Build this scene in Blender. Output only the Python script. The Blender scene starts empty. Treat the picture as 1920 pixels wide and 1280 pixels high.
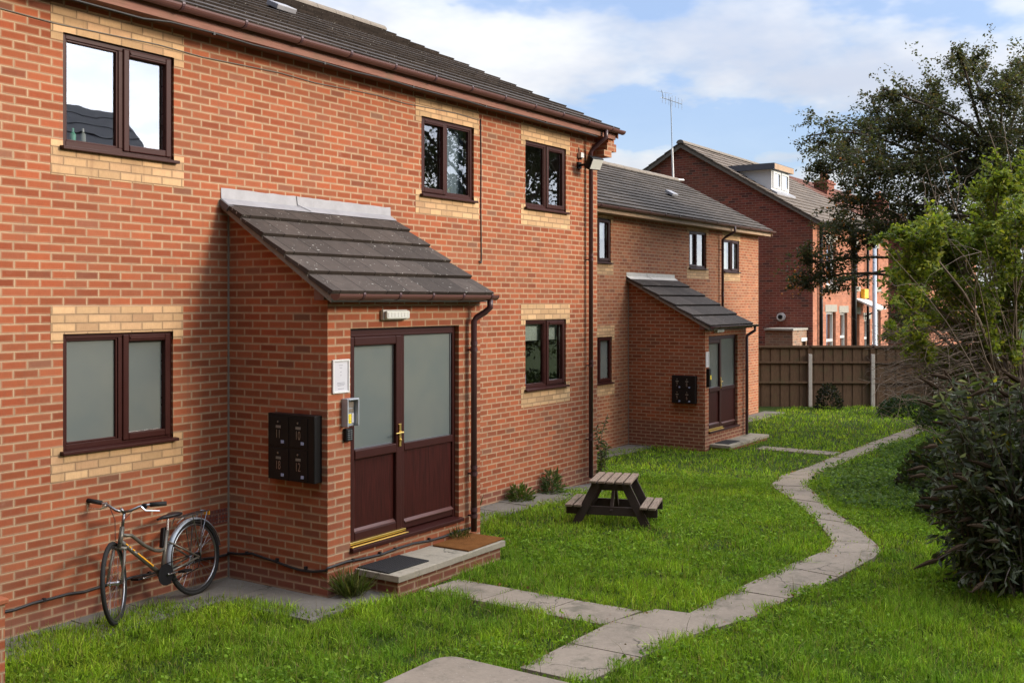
import bpy, math, random
import numpy as np
from mathutils import Vector, Matrix
random.seed(7); RNG=np.random.default_rng(11)
SC=bpy.context.scene; COL=SC.collection; R=math.radians
# ------------------------------------------------------------------ camera
FPX=1975.; TH=R(33.7); HZ=565.; CX,CY,CZ=-7.175,-8.185,2.75
FW=(math.cos(TH),math.sin(TH)); RT=(math.sin(TH),-math.cos(TH))
cam=bpy.data.cameras.new('camera'); co=bpy.data.objects.new('camera',cam); COL.objects.link(co)
co.location=(CX,CY,CZ); co.rotation_euler=(R(90),0,TH-R(90))
cam.sensor_width=36; cam.lens=FPX/1920*36; cam.shift_y=-(640-HZ)/1920; cam.clip_end=2000; cam.clip_start=.05
SC.camera=co
def at(px,py,w):
    r=(px-960)/FPX*w
    return Vector((CX+w*FW[0]+r*RT[0],CY+w*FW[1]+r*RT[1],CZ+(HZ-py)/FPX*w))
def view_px(p):
    dx,dy=p[0]-CX,p[1]-CY; return 960+FPX*(dx*RT[0]+dy*RT[1])/max(dx*FW[0]+dy*FW[1],.1)
# ------------------------------------------------------------------ light and sky
SUN_EL=R(19); SAZ=R(20)                      # sun to the -Y side, swung toward +X
SV=Vector((math.sin(SAZ)*math.cos(SUN_EL),-math.cos(SAZ)*math.cos(SUN_EL),math.sin(SUN_EL)))
sl=bpy.data.lights.new('sun','SUN'); sl.energy=3.1; sl.angle=R(16); sl.color=(1,.86,.68)
so=bpy.data.objects.new('sun',sl); COL.objects.link(so); so.rotation_euler=SV.to_track_quat('Z','Y').to_euler(); so.location=(0,0,30)
W=bpy.data.worlds.new('World'); SC.world=W; W.use_nodes=True
# ------------------------------------------------------------------ node helpers
class NT:
    def __init__(s,tree): s.t=tree; s.n=tree.nodes; s.l=tree.links
    def N(s,typ,**kw):
        n=s.n.new('ShaderNode'+typ)
        for k,v in kw.items():
            if k.startswith('i_'):
                key=k[2:]; key=int(key) if key.isdigit() else key.replace('_',' ')
                s.put(n.inputs[key],v)
            else: setattr(n,k,v)
        return n
    def put(s,sock,v):
        if hasattr(v,'is_output') : s.l.new(v,sock)
        else:
            if isinstance(v,(tuple,list)) and len(v)==3 and sock.type=='RGBA': v=(*v,1)
            sock.default_value=v
    def m(s,op,a,b=None,c=None,clamp=False):
        n=s.n.new('ShaderNodeMath'); n.operation=op; n.use_clamp=clamp
        for i,x in enumerate((a,b,c)):
            if x is not None: s.put(n.inputs[i],x)
        return n.outputs[0]
    def vm(s,op,a,b=None):
        n=s.n.new('ShaderNodeVectorMath'); n.operation=op
        s.put(n.inputs[0],a)
        if b is not None: s.put(n.inputs[1],b)
        return n.outputs['Value'] if op in('DOT_PRODUCT','LENGTH') else n.outputs[0]
    def mix(s,f,a,b,mode='MIX'):
        n=s.n.new('ShaderNodeMix'); n.data_type='RGBA'; n.blend_type=mode; n.clamp_factor=True
        s.put(n.inputs[0],f); s.put(n.inputs[6],a); s.put(n.inputs[7],b); return n.outputs[2]
    def noise(s,vec,scale,detail=3,rough=.55,dim='3D'):
        n=s.N('TexNoise'); n.noise_dimensions=dim
        if vec is not None: s.l.new(vec,n.inputs['Vector'])
        n.inputs['Scale'].default_value=scale; n.inputs['Detail'].default_value=detail; n.inputs['Roughness'].default_value=rough
        return n.outputs['Fac']
    def ramp(s,f,stops,interp='LINEAR'):
        n=s.n.new('ShaderNodeValToRGB'); n.color_ramp.interpolation=interp; s.put(n.inputs[0],f)
        e=n.color_ramp.elements
        while len(e)<len(stops): e.new(.5)
        for i,(p,c) in enumerate(stops):
            e[i].position=p; e[i].color=(*c,1) if len(c)==3 else c
        return n.outputs[0]
    def sm(s,x,a,b):
        n=s.n.new('ShaderNodeMapRange'); n.interpolation_type='SMOOTHSTEP'; s.put(n.inputs[0],x)
        n.inputs[1].default_value=a; n.inputs[2].default_value=b; return n.outputs[0]
    def xyz(s,x,y,z=0.):
        n=s.N('CombineXYZ'); s.put(n.inputs[0],x); s.put(n.inputs[1],y); s.put(n.inputs[2],z); return n.outputs[0]
    def bump(s,h,strength=.3,dist=.01):
        n=s.N('Bump'); n.inputs['Strength'].default_value=strength; n.inputs['Distance'].default_value=dist; s.l.new(h,n.inputs['Height']); return n.outputs[0]
def newmat(name):
    m=bpy.data.materials.new(name); m.use_nodes=True; t=NT(m.node_tree); t.n.clear()
    out=t.N('OutputMaterial'); return m,t,out
def prin(t,out,base,rough=.6,spec=.5,metal=0,normal=None,**kw):
    p=t.N('BsdfPrincipled'); t.put(p.inputs['Base Color'],base); t.put(p.inputs['Roughness'],rough)
    p.inputs['Specular IOR Level'].default_value=spec; p.inputs['Metallic'].default_value=metal
    if normal is not None: t.l.new(normal,p.inputs['Normal'])
    for k,v in kw.items(): t.put(p.inputs[k.replace('_',' ')],v)
    t.l.new(p.outputs[0],out.inputs[0]); return p
def pos(t): return t.N('NewGeometry').outputs['Position']
# world: Nishita sky, broken cloud in front of it
t=NT(W.node_tree); t.n.clear(); wo=t.N('OutputWorld')
sky=t.N('TexSky'); sky.sky_type='NISHITA'; sky.sun_disc=False; sky.sun_elevation=SUN_EL; sky.sun_rotation=R(180)-SAZ
sky.air_density=1.0; sky.dust_density=.6; sky.ozone_density=4.5
b1=t.N('Background'); t.l.new(sky.outputs[0],b1.inputs[0]); b1.inputs[1].default_value=.15
d=t.N('TexCoord').outputs['Generated']
sep=t.N('SeparateXYZ'); t.l.new(d,sep.inputs[0]); dz=t.m('MAXIMUM',sep.outputs[2],0.)
den=t.m('ADD',dz,.22); pv=t.xyz(t.m('DIVIDE',sep.outputs[0],den),t.m('DIVIDE',sep.outputs[1],den),0.)
pv=t.vm('ADD',pv,(5.7,2.9,4.1))
n1=t.noise(pv,.9,6,.55); n2=t.noise(pv,2.6,5,.6)
nn=t.m('ADD',t.m('MULTIPLY',n1,.75),t.m('MULTIPLY',n2,.25))
sd=t.vm('DOT_PRODUCT',d,tuple(SV)); sdp=t.m('MAXIMUM',sd,0.)
nn=t.m('ADD',nn,t.m('MULTIPLY',sdp,.22))
mask=t.sm(nn,.385,.565)
mask=t.m('MULTIPLY',mask,.94)
mask=t.m('MAXIMUM',mask,t.m('ADD',.34,t.m('MULTIPLY',t.m('POWER',t.m('SUBTRACT',1.,dz),6.),.45)))
shade=t.sm(t.noise(t.vm('ADD',pv,(5,2,0)),1.7,5,.6),.35,.7)
cc=t.mix(shade,(.66,.71,.83),(1.,1.,1.))
cc=t.mix(t.m('MULTIPLY',t.sm(mask,.7,.45),.8),cc,(.62,.72,.98))
cb=t.m('ADD',t.m('ADD',.58,t.m('MULTIPLY',t.m('POWER',dz,2.),2.6)),t.m('MULTIPLY',t.m('POWER',sdp,3.),2.6))  # overhead cloud, out of view, made brighter to lift the lawn
bank=t.m('ADD',.10,t.m('MULTIPLY',t.sm(sep.outputs[0],-.25,.45),.90))   # bank dims unseen sky toward -X, added to deepen porch side shade
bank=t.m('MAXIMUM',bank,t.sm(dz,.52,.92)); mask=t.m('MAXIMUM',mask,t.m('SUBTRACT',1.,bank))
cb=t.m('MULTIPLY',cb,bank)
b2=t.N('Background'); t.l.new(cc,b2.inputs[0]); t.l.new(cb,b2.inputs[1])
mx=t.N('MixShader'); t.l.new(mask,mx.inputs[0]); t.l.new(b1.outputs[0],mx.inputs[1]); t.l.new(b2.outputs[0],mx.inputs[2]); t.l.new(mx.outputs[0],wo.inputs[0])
# ------------------------------------------------------------------ materials
MATS={}
def brick(name,pal,mortar,rh=.075,bw=.225,zoff=.013,mw=.0044,stain=.25,dpc=None):
    pal=[(p,tuple(.70*x for x in c)) for p,c in pal]; mortar=tuple(.80*x for x in mortar)
    m,t,out=newmat(name); g=t.N('NewGeometry'); P=g.outputs['Position']; Nn=g.outputs['True Normal']
    sp=t.N('SeparateXYZ'); t.l.new(P,sp.inputs[0]); sn=t.N('SeparateXYZ'); t.l.new(Nn,sn.inputs[0])
    ax=t.m('GREATER_THAN',t.m('ABSOLUTE',sn.outputs[0]),.5)
    u=t.m('ADD',t.m('MULTIPLY',sp.outputs[1],ax),t.m('MULTIPLY',sp.outputs[0],t.m('SUBTRACT',1.,ax)))
    wob=t.m('MULTIPLY',t.m('SUBTRACT',t.noise(P,9.,2),.5),.006)
    v=t.m('ADD',t.m('DIVIDE',t.m('SUBTRACT',t.m('ADD',sp.outputs[2],wob),zoff),rh),200.)
    row=t.m('FLOOR',v); fv=t.m('FRACT',v)
    jit=t.N('TexWhiteNoise',noise_dimensions='1D'); t.l.new(row,jit.inputs['W'])
    uu=t.m('ADD',t.m('ADD',t.m('DIVIDE',u,bw),t.m('MULTIPLY',t.m('MODULO',row,2.),.5)),t.m('ADD',t.m('MULTIPLY',jit.outputs[0],.07),400.))
    col=t.m('FLOOR',uu); fu=t.m('FRACT',uu)
    dd=t.m('MINIMUM',t.m('MULTIPLY',t.m('MINIMUM',fu,t.m('SUBTRACT',1.,fu)),bw),t.m('MULTIPLY',t.m('MINIMUM',fv,t.m('SUBTRACT',1.,fv)),rh))
    dd=t.m('ADD',dd,t.m('MULTIPLY',t.m('SUBTRACT',t.noise(P,60.,2),.5),.003))
    mask=t.sm(dd,mw-.0015,mw+.0015)
    wn=t.N('TexWhiteNoise',noise_dimensions='2D'); t.l.new(t.xyz(col,row),wn.inputs['Vector'])
    c=t.ramp(wn.outputs[0],pal)
    wn2=t.N('TexWhiteNoise',noise_dimensions='2D'); t.l.new(t.xyz(t.m('ADD',col,31.),row),wn2.inputs['Vector'])
    val=t.m('ADD',.80,t.m('MULTIPLY',wn2.outputs[0],.40))
    grain=t.noise(t.vm('MULTIPLY',P,(1,1,.35)),95.,3,.7); mott=t.noise(P,17.,4,.65)
    val=t.m('MULTIPLY',val,t.m('ADD',.70,t.m('MULTIPLY',t.m('ADD',t.m('MULTIPLY',grain,.5),t.m('MULTIPLY',mott,.5)),.62)))
    c=t.mix(1.,c,t.xyz(val,val,val),'MULTIPLY')
    if dpc is not None:
        lo=t.m('LESS_THAN',sp.outputs[2],dpc); c=t.mix(t.m('MULTIPLY',lo,.62),c,(.15,.06,.045))
    mo=t.mix(t.sm(t.noise(P,5.,4),.35,.7),mortar,tuple(x*.72 for x in mortar))
    edge=t.m('MULTIPLY',t.m('SUBTRACT',1.,t.sm(dd,mw,mw+.016)),t.m('ADD',.15,t.m('MULTIPLY',t.noise(t.vm('ADD',P,(2,5,3)),6.,4,.6),.55)))
    c=t.mix(edge,c,mortar)
    c=t.mix(mask,mo,c)
    bl=t.sm(t.noise(P,1.1,5,.65),.40,.75)                        # weathering with its own shape
    c=t.mix(t.m('MULTIPLY',bl,stain),c,(.22,.12,.075))
    stv=t.sm(t.noise(t.vm('MULTIPLY',P,(7,7,.55)),1.6,4,.6),.56,.74); c=t.mix(t.m('MULTIPLY',stv,.30),c,(.17,.085,.055))
    eff=t.sm(t.noise(t.vm('ADD',P,(9,4,1)),2.3,6,.7),.60,.78)
    c=t.mix(t.m('MULTIPLY',eff,.22),c,(.55,.40,.30))
    h=t.m('ADD',t.m('MULTIPLY',mask,.7),t.m('MULTIPLY',grain,.3))
    prin(t,out,c,.9,.25,normal=t.bump(h,.55,.006)); MATS[name]=m; return m
RED=[(0,(.33,.082,.036)),(.25,(.39,.103,.044)),(.6,(.43,.122,.052)),(.90,(.39,.120,.058)),(.975,(.32,.100,.055)),(1,(.28,.13,.080))]
RED=[(p,(c[0]*.93,c[1]*.90,c[2]*.88)) for p,c in RED]
brick('red_brick',RED,(.52,.375,.24),stain=.30,dpc=.165)
brick('tan_brick',[(0,(.38,.115,.055)),(.4,(.43,.145,.068)),(.8,(.45,.175,.085)),(1,(.31,.11,.065))],(.54,.38,.24),stain=.12)
brick('buff_brick',[(0,(.66,.42,.225)),(.5,(.72,.47,.255)),(1,(.63,.385,.215))],(.33,.22,.13),mw=.0040,stain=.08)
brick('dark_brick',[(0,(.27,.066,.045)),(.5,(.34,.088,.058)),(.85,(.27,.072,.055)),(1,(.12,.05,.045))],(.40,.24,.18),rh=.080,bw=.235,stain=.3)
brick('pink_brick',[(0,(.50,.19,.11)),(.5,(.56,.22,.13)),(1,(.52,.22,.14))],(.50,.27,.18),rh=.08,mw=.003,stain=.08)
brick('old_brick',[(0,(.36,.20,.13)),(.5,(.42,.23,.15)),(1,(.28,.20,.15))],(.45,.38,.28),rh=.08)
def plain(name,c,rough=.5,spec=.5,metal=0,var=.12,sc=6.,bump=0,bsc=60.,**kw):
    m,t,out=newmat(name); P=pos(t); n=t.noise(P,sc,4,.6); v=t.m('ADD',1-var,t.m('MULTIPLY',n,2*var))
    c2=t.mix(1.,c,t.xyz(v,v,v),'MULTIPLY'); nm=t.bump(t.noise(P,bsc,3,.6),bump,.004) if bump else None
    r=t.m('ADD',rough-.06,t.m('MULTIPLY',t.noise(P,sc*2.3,3),.12),clamp=True)
    prin(t,out,c2,r,spec,metal,nm,**kw); MATS[name]=m; return m
plain('brown_upvc',(.036,.0095,.008),.42,.17,var=.15)
plain('gutter_upvc',(.105,.047,.042),.34,.5,var=.2,sc=3)
plain('pipe_upvc',(.060,.028,.032),.33,.5,var=.2,sc=3)
plain('white_upvc',(.58,.58,.57),.35,.5,var=.05)
plain('white_paint',(.74,.74,.73),.6,.3,var=.1)
plain('black_plastic',(.006,.006,.007),.45,.22)
plain('cable_black',(.018,.017,.018),.5,.4)
plain('cable_grey',(.16,.14,.12),.6,.3)
plain('rubber',(.015,.015,.015),.75,.3,bump=.2)
plain('steel',(.60,.61,.63),.28,.5,1.0,var=.1)
plain('chrome_dull',(.24,.25,.27),.36,.5,1.0,var=.2)
plain('galvanised',(.36,.40,.45),.5,.5,.5)
plain('brass',(.72,.50,.16),.30,.5,1.0,var=.15)
plain('lead',(.27,.27,.29),.55,.4,.15,var=.35,sc=5,bump=.3,bsc=14)
plain('mortar_grey',(.19,.165,.14),.95,.2,var=.3,sc=14,bump=.5,bsc=40)
plain('pale_mortar',(.58,.54,.49),.95,.2,var=.25,sc=12,bump=.6,bsc=30)
plain('frame_taupe',(.115,.105,.088),.36,.5,.3,var=.1)
plain('decal',(.80,.36,.02),.4,.5)
plain('brass_key',(.80,.62,.02),.4,.4)
plain('plaster',(.42,.40,.37),.9,.2)
plain('blind',(.42,.47,.43),.8,.2,var=.05)
plain('curtain',(.20,.25,.31),.9,.2,var=.2,sc=3)
plain('paper',(.50,.50,.54),.7,.2,var=.03)
plain('ink',(.22,.22,.26),.8,.2)
plain('concrete_post',(.36,.345,.33),.9,.2,var=.25,sc=9,bump=.3)
plain('stone',(.33,.31,.27),.9,.2,var=.2,sc=8,bump=.3)
plain('slate',(.10,.10,.11),.6,.4,var=.2)
plain('yellow_plastic',(.75,.42,.03),.4,.4)
plain('blue_label',(.30,.36,.55),.5,.4)
plain('green_plastic',(.20,.65,.45),.4,.4); plain('blue_plastic',(.05,.15,.45),.4,.4)
plain('bottle_white',(.75,.76,.74),.35,.4)
plain('bark',(.105,.085,.070),.9,.2,var=.35,sc=12,bump=.5)
plain('twig',(.20,.155,.120),.9,.2,var=.3,sc=15)
plain('seed_head',(.050,.033,.020),.95,.1,var=.4,sc=40)
plain('berry',(.55,.20,.02),.4,.5)
plain('coir',(.15,.062,.020),1.,.05,var=.45,sc=9,bump=.8,bsc=220)
plain('seat_black',(.014,.014,.018),.4,.4)
plain('dark_timber',(.035,.026,.026),.75,.3,var=.35,sc=9,bump=.3)
plain('grey_roofband',(.10,.105,.125),.5,.4)
plain('lamp_lens',(.62,.63,.60),.25,.5)
plain('flower',(.75,.50,.02),.6,.3)
def tiles(name,c,tw=.33,rough=.75):
    m,t,out=newmat(name); P=pos(t); sp=t.N('SeparateXYZ'); t.l.new(P,sp.inputs[0])
    at_=t.N('Attribute'); at_.attribute_name='course'; row=t.m('ROUND',at_.outputs['Fac'])
    u=t.m('ADD',t.m('DIVIDE',sp.outputs[0],tw),t.m('ADD',t.m('MULTIPLY',t.m('MODULO',row,2.),.5),100.))
    colm=t.m('FLOOR',u); fu=t.m('FRACT',u)
    wn=t.N('TexWhiteNoise',noise_dimensions='2D'); t.l.new(t.xyz(colm,row),wn.inputs['Vector'])
    v=t.m('ADD',.72,t.m('MULTIPLY',wn.outputs[0],.5)); v=t.m('MULTIPLY',v,t.m('ADD',.6,t.m('MULTIPLY',t.noise(P,9.,5,.65),.8)))
    cc=t.mix(1.,c,t.xyz(v,v,v),'MULTIPLY')
    jd=t.m('MULTIPLY',t.m('MINIMUM',fu,t.m('SUBTRACT',1.,fu)),tw); jm=t.sm(jd,.003,.008)
    cc=t.mix(jm,tuple(x*.25 for x in c),cc)
    li=t.sm(t.noise(P,30.,3,.5),.675,.72); cc=t.mix(t.m('MULTIPLY',li,.75),cc,(.45,.44,.40))
    l2=t.sm(t.noise(t.vm('ADD',P,(4,4,4)),3.2,6,.7),.52,.75); cc=t.mix(t.m('MULTIPLY',l2,.35),cc,tuple(min(1,x*2.1) for x in c))
    h=t.m('ADD',t.m('MULTIPLY',jm,.6),t.m('MULTIPLY',t.noise(P,70.,3),.4))
    prin(t,out,cc,rough+.05,.2,normal=t.bump(h,.5,.006)); MATS[name]=m
tiles('tiles_brown',(.052,.041,.035)); tiles('tiles_grey',(.066,.055,.047)); tiles('tiles_old',(.125,.100,.080),.28); tiles('tiles_red',(.14,.058,.038),.25)
def wood(name,c1,c2,axis=(1,12,12),rough=.85):
    m,t,out=newmat(name); co_=t.N('TexCoord').outputs['Object']; w=t.noise(t.vm('MULTIPLY',co_,axis),7.,5,.65)
    cc=t.ramp(w,[(.3,c1),(.62,c2),(.8,tuple(x*.8 for x in c1))])
    g=t.noise(co_,3.,4); cc=t.mix(t.m('MULTIPLY',t.sm(g,.5,.75),.35),cc,(.07,.085,.04))
    prin(t,out,cc,rough,.2,normal=t.bump(w,.4,.004)); MATS[name]=m
plain('dark_timber',(.050,.036,.030),.75,.2,var=.35,sc=9,bump=.3)
wood('slat_wood',(.10,.070,.052),(.27,.20,.15),(1,14,14))
wood('fence_wood',(.062,.037,.024),(.112,.070,.045),(9,9,.7))
wood('fascia_wood',(.17,.072,.052),(.245,.112,.082),(.6,9,9),.6)
wood('fascia_pale',(.30,.20,.13),(.42,.29,.19),(.6,9,9),.6)
# rosewood panel with vertical grain
m,t,out=newmat('rosewood'); co_=t.N('TexCoord').outputs['Object']; w=t.noise(t.vm('MULTIPLY',co_,(26,26,1.2)),3.,4,.6)
cc=t.ramp(w,[(.3,(.018,.005,.004)),(.65,(.050,.010,.008)),(.8,(.026,.007,.006))]); prin(t,out,cc,.45,.12); MATS['rosewood']=m
def glass(name,k=1.0,tint=(.86,.9,.9),wav=.012):
    m,t,out=newmat(name); fr=t.N('Fresnel'); fr.inputs[0].default_value=1.5
    P=pos(t); nm=t.bump(t.noise(P,2.2,2),wav*4,.02)
    g=t.N('BsdfGlossy'); g.inputs['Roughness'].default_value=0.0; g.inputs['Color'].default_value=(.95,.97,1,1); t.l.new(nm,g.inputs['Normal'])
    tr=t.N('BsdfTransparent'); tr.inputs[0].default_value=(*tint,1)
    f=t.m('MINIMUM',t.m('ADD',t.m('MULTIPLY',fr.outputs[0],2.4*k),.06*k),1.)
    mx=t.N('MixShader'); t.l.new(f,mx.inputs[0]); t.l.new(tr.outputs[0],mx.inputs[1]); t.l.new(g.outputs[0],mx.inputs[2]); t.l.new(mx.outputs[0],out.inputs[0]); MATS[name]=m
glass('glass',1.0); glass('glass_coated',1.9,(.8,.83,.86))
m,t,out=newmat('frosted_glass'); P=pos(t)
prin(t,out,t.mix(t.sm(t.noise(P,1.2,3),.3,.7),(.115,.135,.135),(.145,.157,.145)),.14,.55,normal=t.bump(t.noise(P,420.,2),.06,.002)); MATS['frosted_glass']=m
m,t,out=newmat('rubber_mat'); P=pos(t); s_=t.N('SeparateXYZ'); t.l.new(P,s_.inputs[0])
w=t.m('ABSOLUTE',t.m('SUBTRACT',t.m('FRACT',t.m('MULTIPLY',s_.outputs[0],34.)),.5)); w2=t.m('ABSOLUTE',t.m('SUBTRACT',t.m('FRACT',t.m('MULTIPLY',s_.outputs[1],22.)),.5))
hh=t.m('MULTIPLY',t.sm(w,.1,.3),t.sm(w2,.05,.2)); prin(t,out,t.mix(hh,(.006,.006,.006),(.030,.030,.033)),.7,.3,normal=t.bump(hh,.9,.006)); MATS['rubber_mat']=m
def slab(name,c,sx=.6,ox=0.,sy=.45,oy=0.):
    m,t,out=newmat(name); P=pos(t); n1=t.noise(P,1.6,6,.65); n2=t.noise(P,23.,4,.7)
    v=t.m('ADD',.40,t.m('ADD',t.m('MULTIPLY',n1,.66),t.m('MULTIPLY',n2,.50)))
    cc=t.mix(1.,c,t.xyz(v,v,v),'MULTIPLY')
    cc=t.mix(t.m('MULTIPLY',t.sm(t.noise(t.vm('ADD',P,(3,7,0)),2.9,7,.72),.50,.66),.62),cc,(.075,.072,.05))
    vo=t.N('TexVoronoi'); vo.feature='DISTANCE_TO_EDGE'; vo.inputs['Scale'].default_value=.9; t.l.new(t.vm('ADD',P,t.vm('MULTIPLY',t.xyz(t.noise(P,3.,4),t.noise(t.vm('ADD',P,(3,1,0)),3.,4),0.),(.5,.5,0))),vo.inputs['Vector'])
    ck=t.m('MULTIPLY',t.m('SUBTRACT',1.,t.sm(vo.outputs['Distance'],.002,.010)),t.sm(t.noise(P,.8,2),.50,.56)); cc=t.mix(t.m('MULTIPLY',ck,.8),cc,(.05,.045,.035))
    cc=t.mix(t.m('MULTIPLY',t.sm(t.noise(P,38.,3,.6),.66,.72),.5),cc,(.09,.08,.075))
    cc=t.mix(t.m('MULTIPLY',t.sm(t.noise(P,52.,2,.6),.69,.74),.5),cc,(.5,.47,.43))
    prin(t,out,cc,.92,.2,normal=t.bump(t.m('ADD',n2,n1),.35,.006)); MATS[name]=m
slab('path_slab',(.230,.188,.145)); slab('pavement_slab',(.150,.136,.116)); slab('step_slab',(.29,.255,.20))
# turf under the grass blades
m,t,out=newmat('turf'); P=pos(t)
cc=t.ramp(t.noise(P,2.5,6,.7),[(.3,(.020,.034,.007)),(.55,(.034,.055,.010)),(.8,(.055,.066,.016))])
cc=t.mix(t.m('MULTIPLY',t.sm(t.noise(P,9.,4,.7),.55,.7),.5),cc,(.06,.045,.025)); prin(t,out,cc,1.,.1,normal=t.bump(t.noise(P,40.,3),.6,.02)); MATS['turf']=m
def leaf(name,trans=.35,rough=.45,spec=.4):
    m,t,out=newmat(name); a=t.N('Attribute'); a.attribute_name='tint'; p=t.N('BsdfPrincipled'); t.l.new(a.outputs['Color'],p.inputs['Base Color'])
    p.inputs['Roughness'].default_value=rough; p.inputs['Specular IOR Level'].default_value=spec
    tl=t.N('BsdfTranslucent'); t.l.new(t.mix(1.,a.outputs['Color'],(1.25,1.3,.6),'MULTIPLY'),tl.inputs[0])
    mx=t.N('MixShader'); mx.inputs[0].default_value=trans; t.l.new(p.outputs[0],mx.inputs[1]); t.l.new(tl.outputs[0],mx.inputs[2]); t.l.new(mx.outputs[0],out.inputs[0]); MATS[name]=m
leaf('leaf',.42,.55,.22); leaf('blade',.42,.6,.08)
# ------------------------------------------------------------------ mesh helpers
class MB:
    def __init__(s): s.v=[]; s.f=[]; s.att={}
    def quad(s,*p):
        b=len(s.v); s.v+= [tuple(q) for q in p]; s.f.append(tuple(range(b,b+len(p)))); return s
    def box(s,x0,y0,z0,x1,y1,z1):
        if x0>x1:x0,x1=x1,x0
        if y0>y1:y0,y1=y1,y0
        if z0>z1:z0,z1=z1,z0
        b=len(s.v); s.v+=[(x0,y0,z0),(x1,y0,z0),(x1,y1,z0),(x0,y1,z0),(x0,y0,z1),(x1,y0,z1),(x1,y1,z1),(x0,y1,z1)]
        s.f+=[(b,b+3,b+2,b+1),(b+4,b+5,b+6,b+7),(b,b+1,b+5,b+4),(b+1,b+2,b+6,b+5),(b+2,b+3,b+7,b+6),(b+3,b,b+4,b+7)]; return s
    def obox(s,c,ax,ay,az,hx,hy,hz):
        c=Vector(c);ax=Vector(ax).normalized();ay=Vector(ay).normalized();az=Vector(az).normalized();b=len(s.v)
        for sx,sy,sz in((-1,-1,-1),(1,-1,-1),(1,1,-1),(-1,1,-1),(-1,-1,1),(1,-1,1),(1,1,1),(-1,1,1)): s.v.append(tuple(c+ax*hx*sx+ay*hy*sy+az*hz*sz))
        s.f+=[(b,b+3,b+2,b+1),(b+4,b+5,b+6,b+7),(b,b+1,b+5,b+4),(b+1,b+2,b+6,b+5),(b+2,b+3,b+7,b+6),(b+3,b,b+4,b+7)]; return s
    def bar(s,a,b_,w,h,up=(0,0,1)):
        a=Vector(a);b_=Vector(b_);d=(b_-a);L=d.length;d.normalize();sd=d.cross(Vector(up))
        if sd.length<1e-4: sd=d.cross(Vector((1,0,0)))
        sd.normalize();u=sd.cross(d); return s.obox((a+b_)/2,d,sd,u,L/2,w/2,h/2)
    def prism(s,pts,a,b_,axis='x'):
        # polygon in the other two axes extruded along axis from a to b_
        def mk(k,p): return {'x':(k,p[0],p[1]),'y':(p[0],k,p[1]),'z':(p[0],p[1],k)}[axis]
        n=len(pts);b0=len(s.v); s.v+=[mk(a,p) for p in pts]+[mk(b_,p) for p in pts]
        s.f.append(tuple(range(b0+n-1,b0-1,-1))); s.f.append(tuple(range(b0+n,b0+2*n)))
        for i in range(n): j=(i+1)%n; s.f.append((b0+i,b0+j,b0+n+j,b0+n+i))
        return s
    def tube(s,pts,r,n=8,cap=True):
        P=[Vector(p) for p in pts]; rs=r if isinstance(r,(list,tuple)) else [r]*len(P); b=len(s.v); ref=None
        for i,p in enumerate(P):
            d=(P[min(i+1,len(P)-1)]-P[max(i-1,0)]);
            d=d.normalized() if d.length>1e-9 else Vector((0,0,1))
            if ref is None: ref=Vector((0,0,1)) if abs(d.z)<.9 else Vector((1,0,0))
            x=(ref-d*ref.dot(d))
            if x.length<1e-5: x=d.orthogonal()
            x.normalize(); y=d.cross(x); ref=x
            for k in range(n):
                a=2*math.pi*k/n; s.v.append(tuple(p+(x*math.cos(a)+y*math.sin(a))*rs[i]))
        for i in range(len(P)-1):
            for k in range(n):
                k2=(k+1)%n; s.f.append((b+i*n+k,b+i*n+k2,b+(i+1)*n+k2,b+(i+1)*n+k))
        if cap: s.f.append(tuple(b+k for k in range(n-1,-1,-1))); e=b+(len(P)-1)*n; s.f.append(tuple(e+k for k in range(n)))
        return s
    def ring(s,c,u,v,R_,r,n=40,k=8,a0=0,a1=360):
        c=Vector(c);u=Vector(u).normalized();v=Vector(v).normalized();full=abs(a1-a0)>=359.9
        pts=[c+(u*math.cos(R(a0+(a1-a0)*i/n))+v*math.sin(R(a0+(a1-a0)*i/n)))*R_ for i in range(n+1)]
        return s.tube(pts,r,k,cap=not full)
    def ball(s,c,r,n=8):
        pts=[];rs=[]
        for i in range(n+1):
            a=-math.pi/2+math.pi*i/n; pts.append(Vector(c)+Vector((0,0,math.sin(a)*r))); rs.append(max(1e-4,math.cos(a)*r))
        return s.tube(pts,rs,n+2)
    def wall(s,axis,plane,u0,u1,v0,v1,holes=(),reveal=.1,inward=1):
        # rectangular wall face with openings; reveals run 'inward' along the axis
        us=sorted({u0,u1,*[h[0] for h in holes],*[h[1] for h in holes]}); vs=sorted({v0,v1,*[h[2] for h in holes],*[h[3] for h in holes]})
        def P(u,v,d=0): return (u,plane+d*inward,v) if axis=='y' else (plane+d*inward,u,v)
        for i in range(len(us)-1):
            for j in range(len(vs)-1):
                cu=(us[i]+us[i+1])/2;cv=(vs[j]+vs[j+1])/2
                if any(h[0]<cu<h[1] and h[2]<cv<h[3] for h in holes): continue
                q=[P(us[i],vs[j]),P(us[i+1],vs[j]),P(us[i+1],vs[j+1]),P(us[i],vs[j+1])]
                if (axis=='y' and inward<0) or (axis=='x' and inward>0): q=q[::-1]
                s.quad(*q)
        for a,b,c,d in holes:
            for p,q in(((a,c),(b,c)),((b,c),(b,d)),((b,d),(a,d)),((a,d),(a,c))): s.quad(P(*q),P(*p),P(*p,reveal),P(*q,reveal))
        return s
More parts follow.
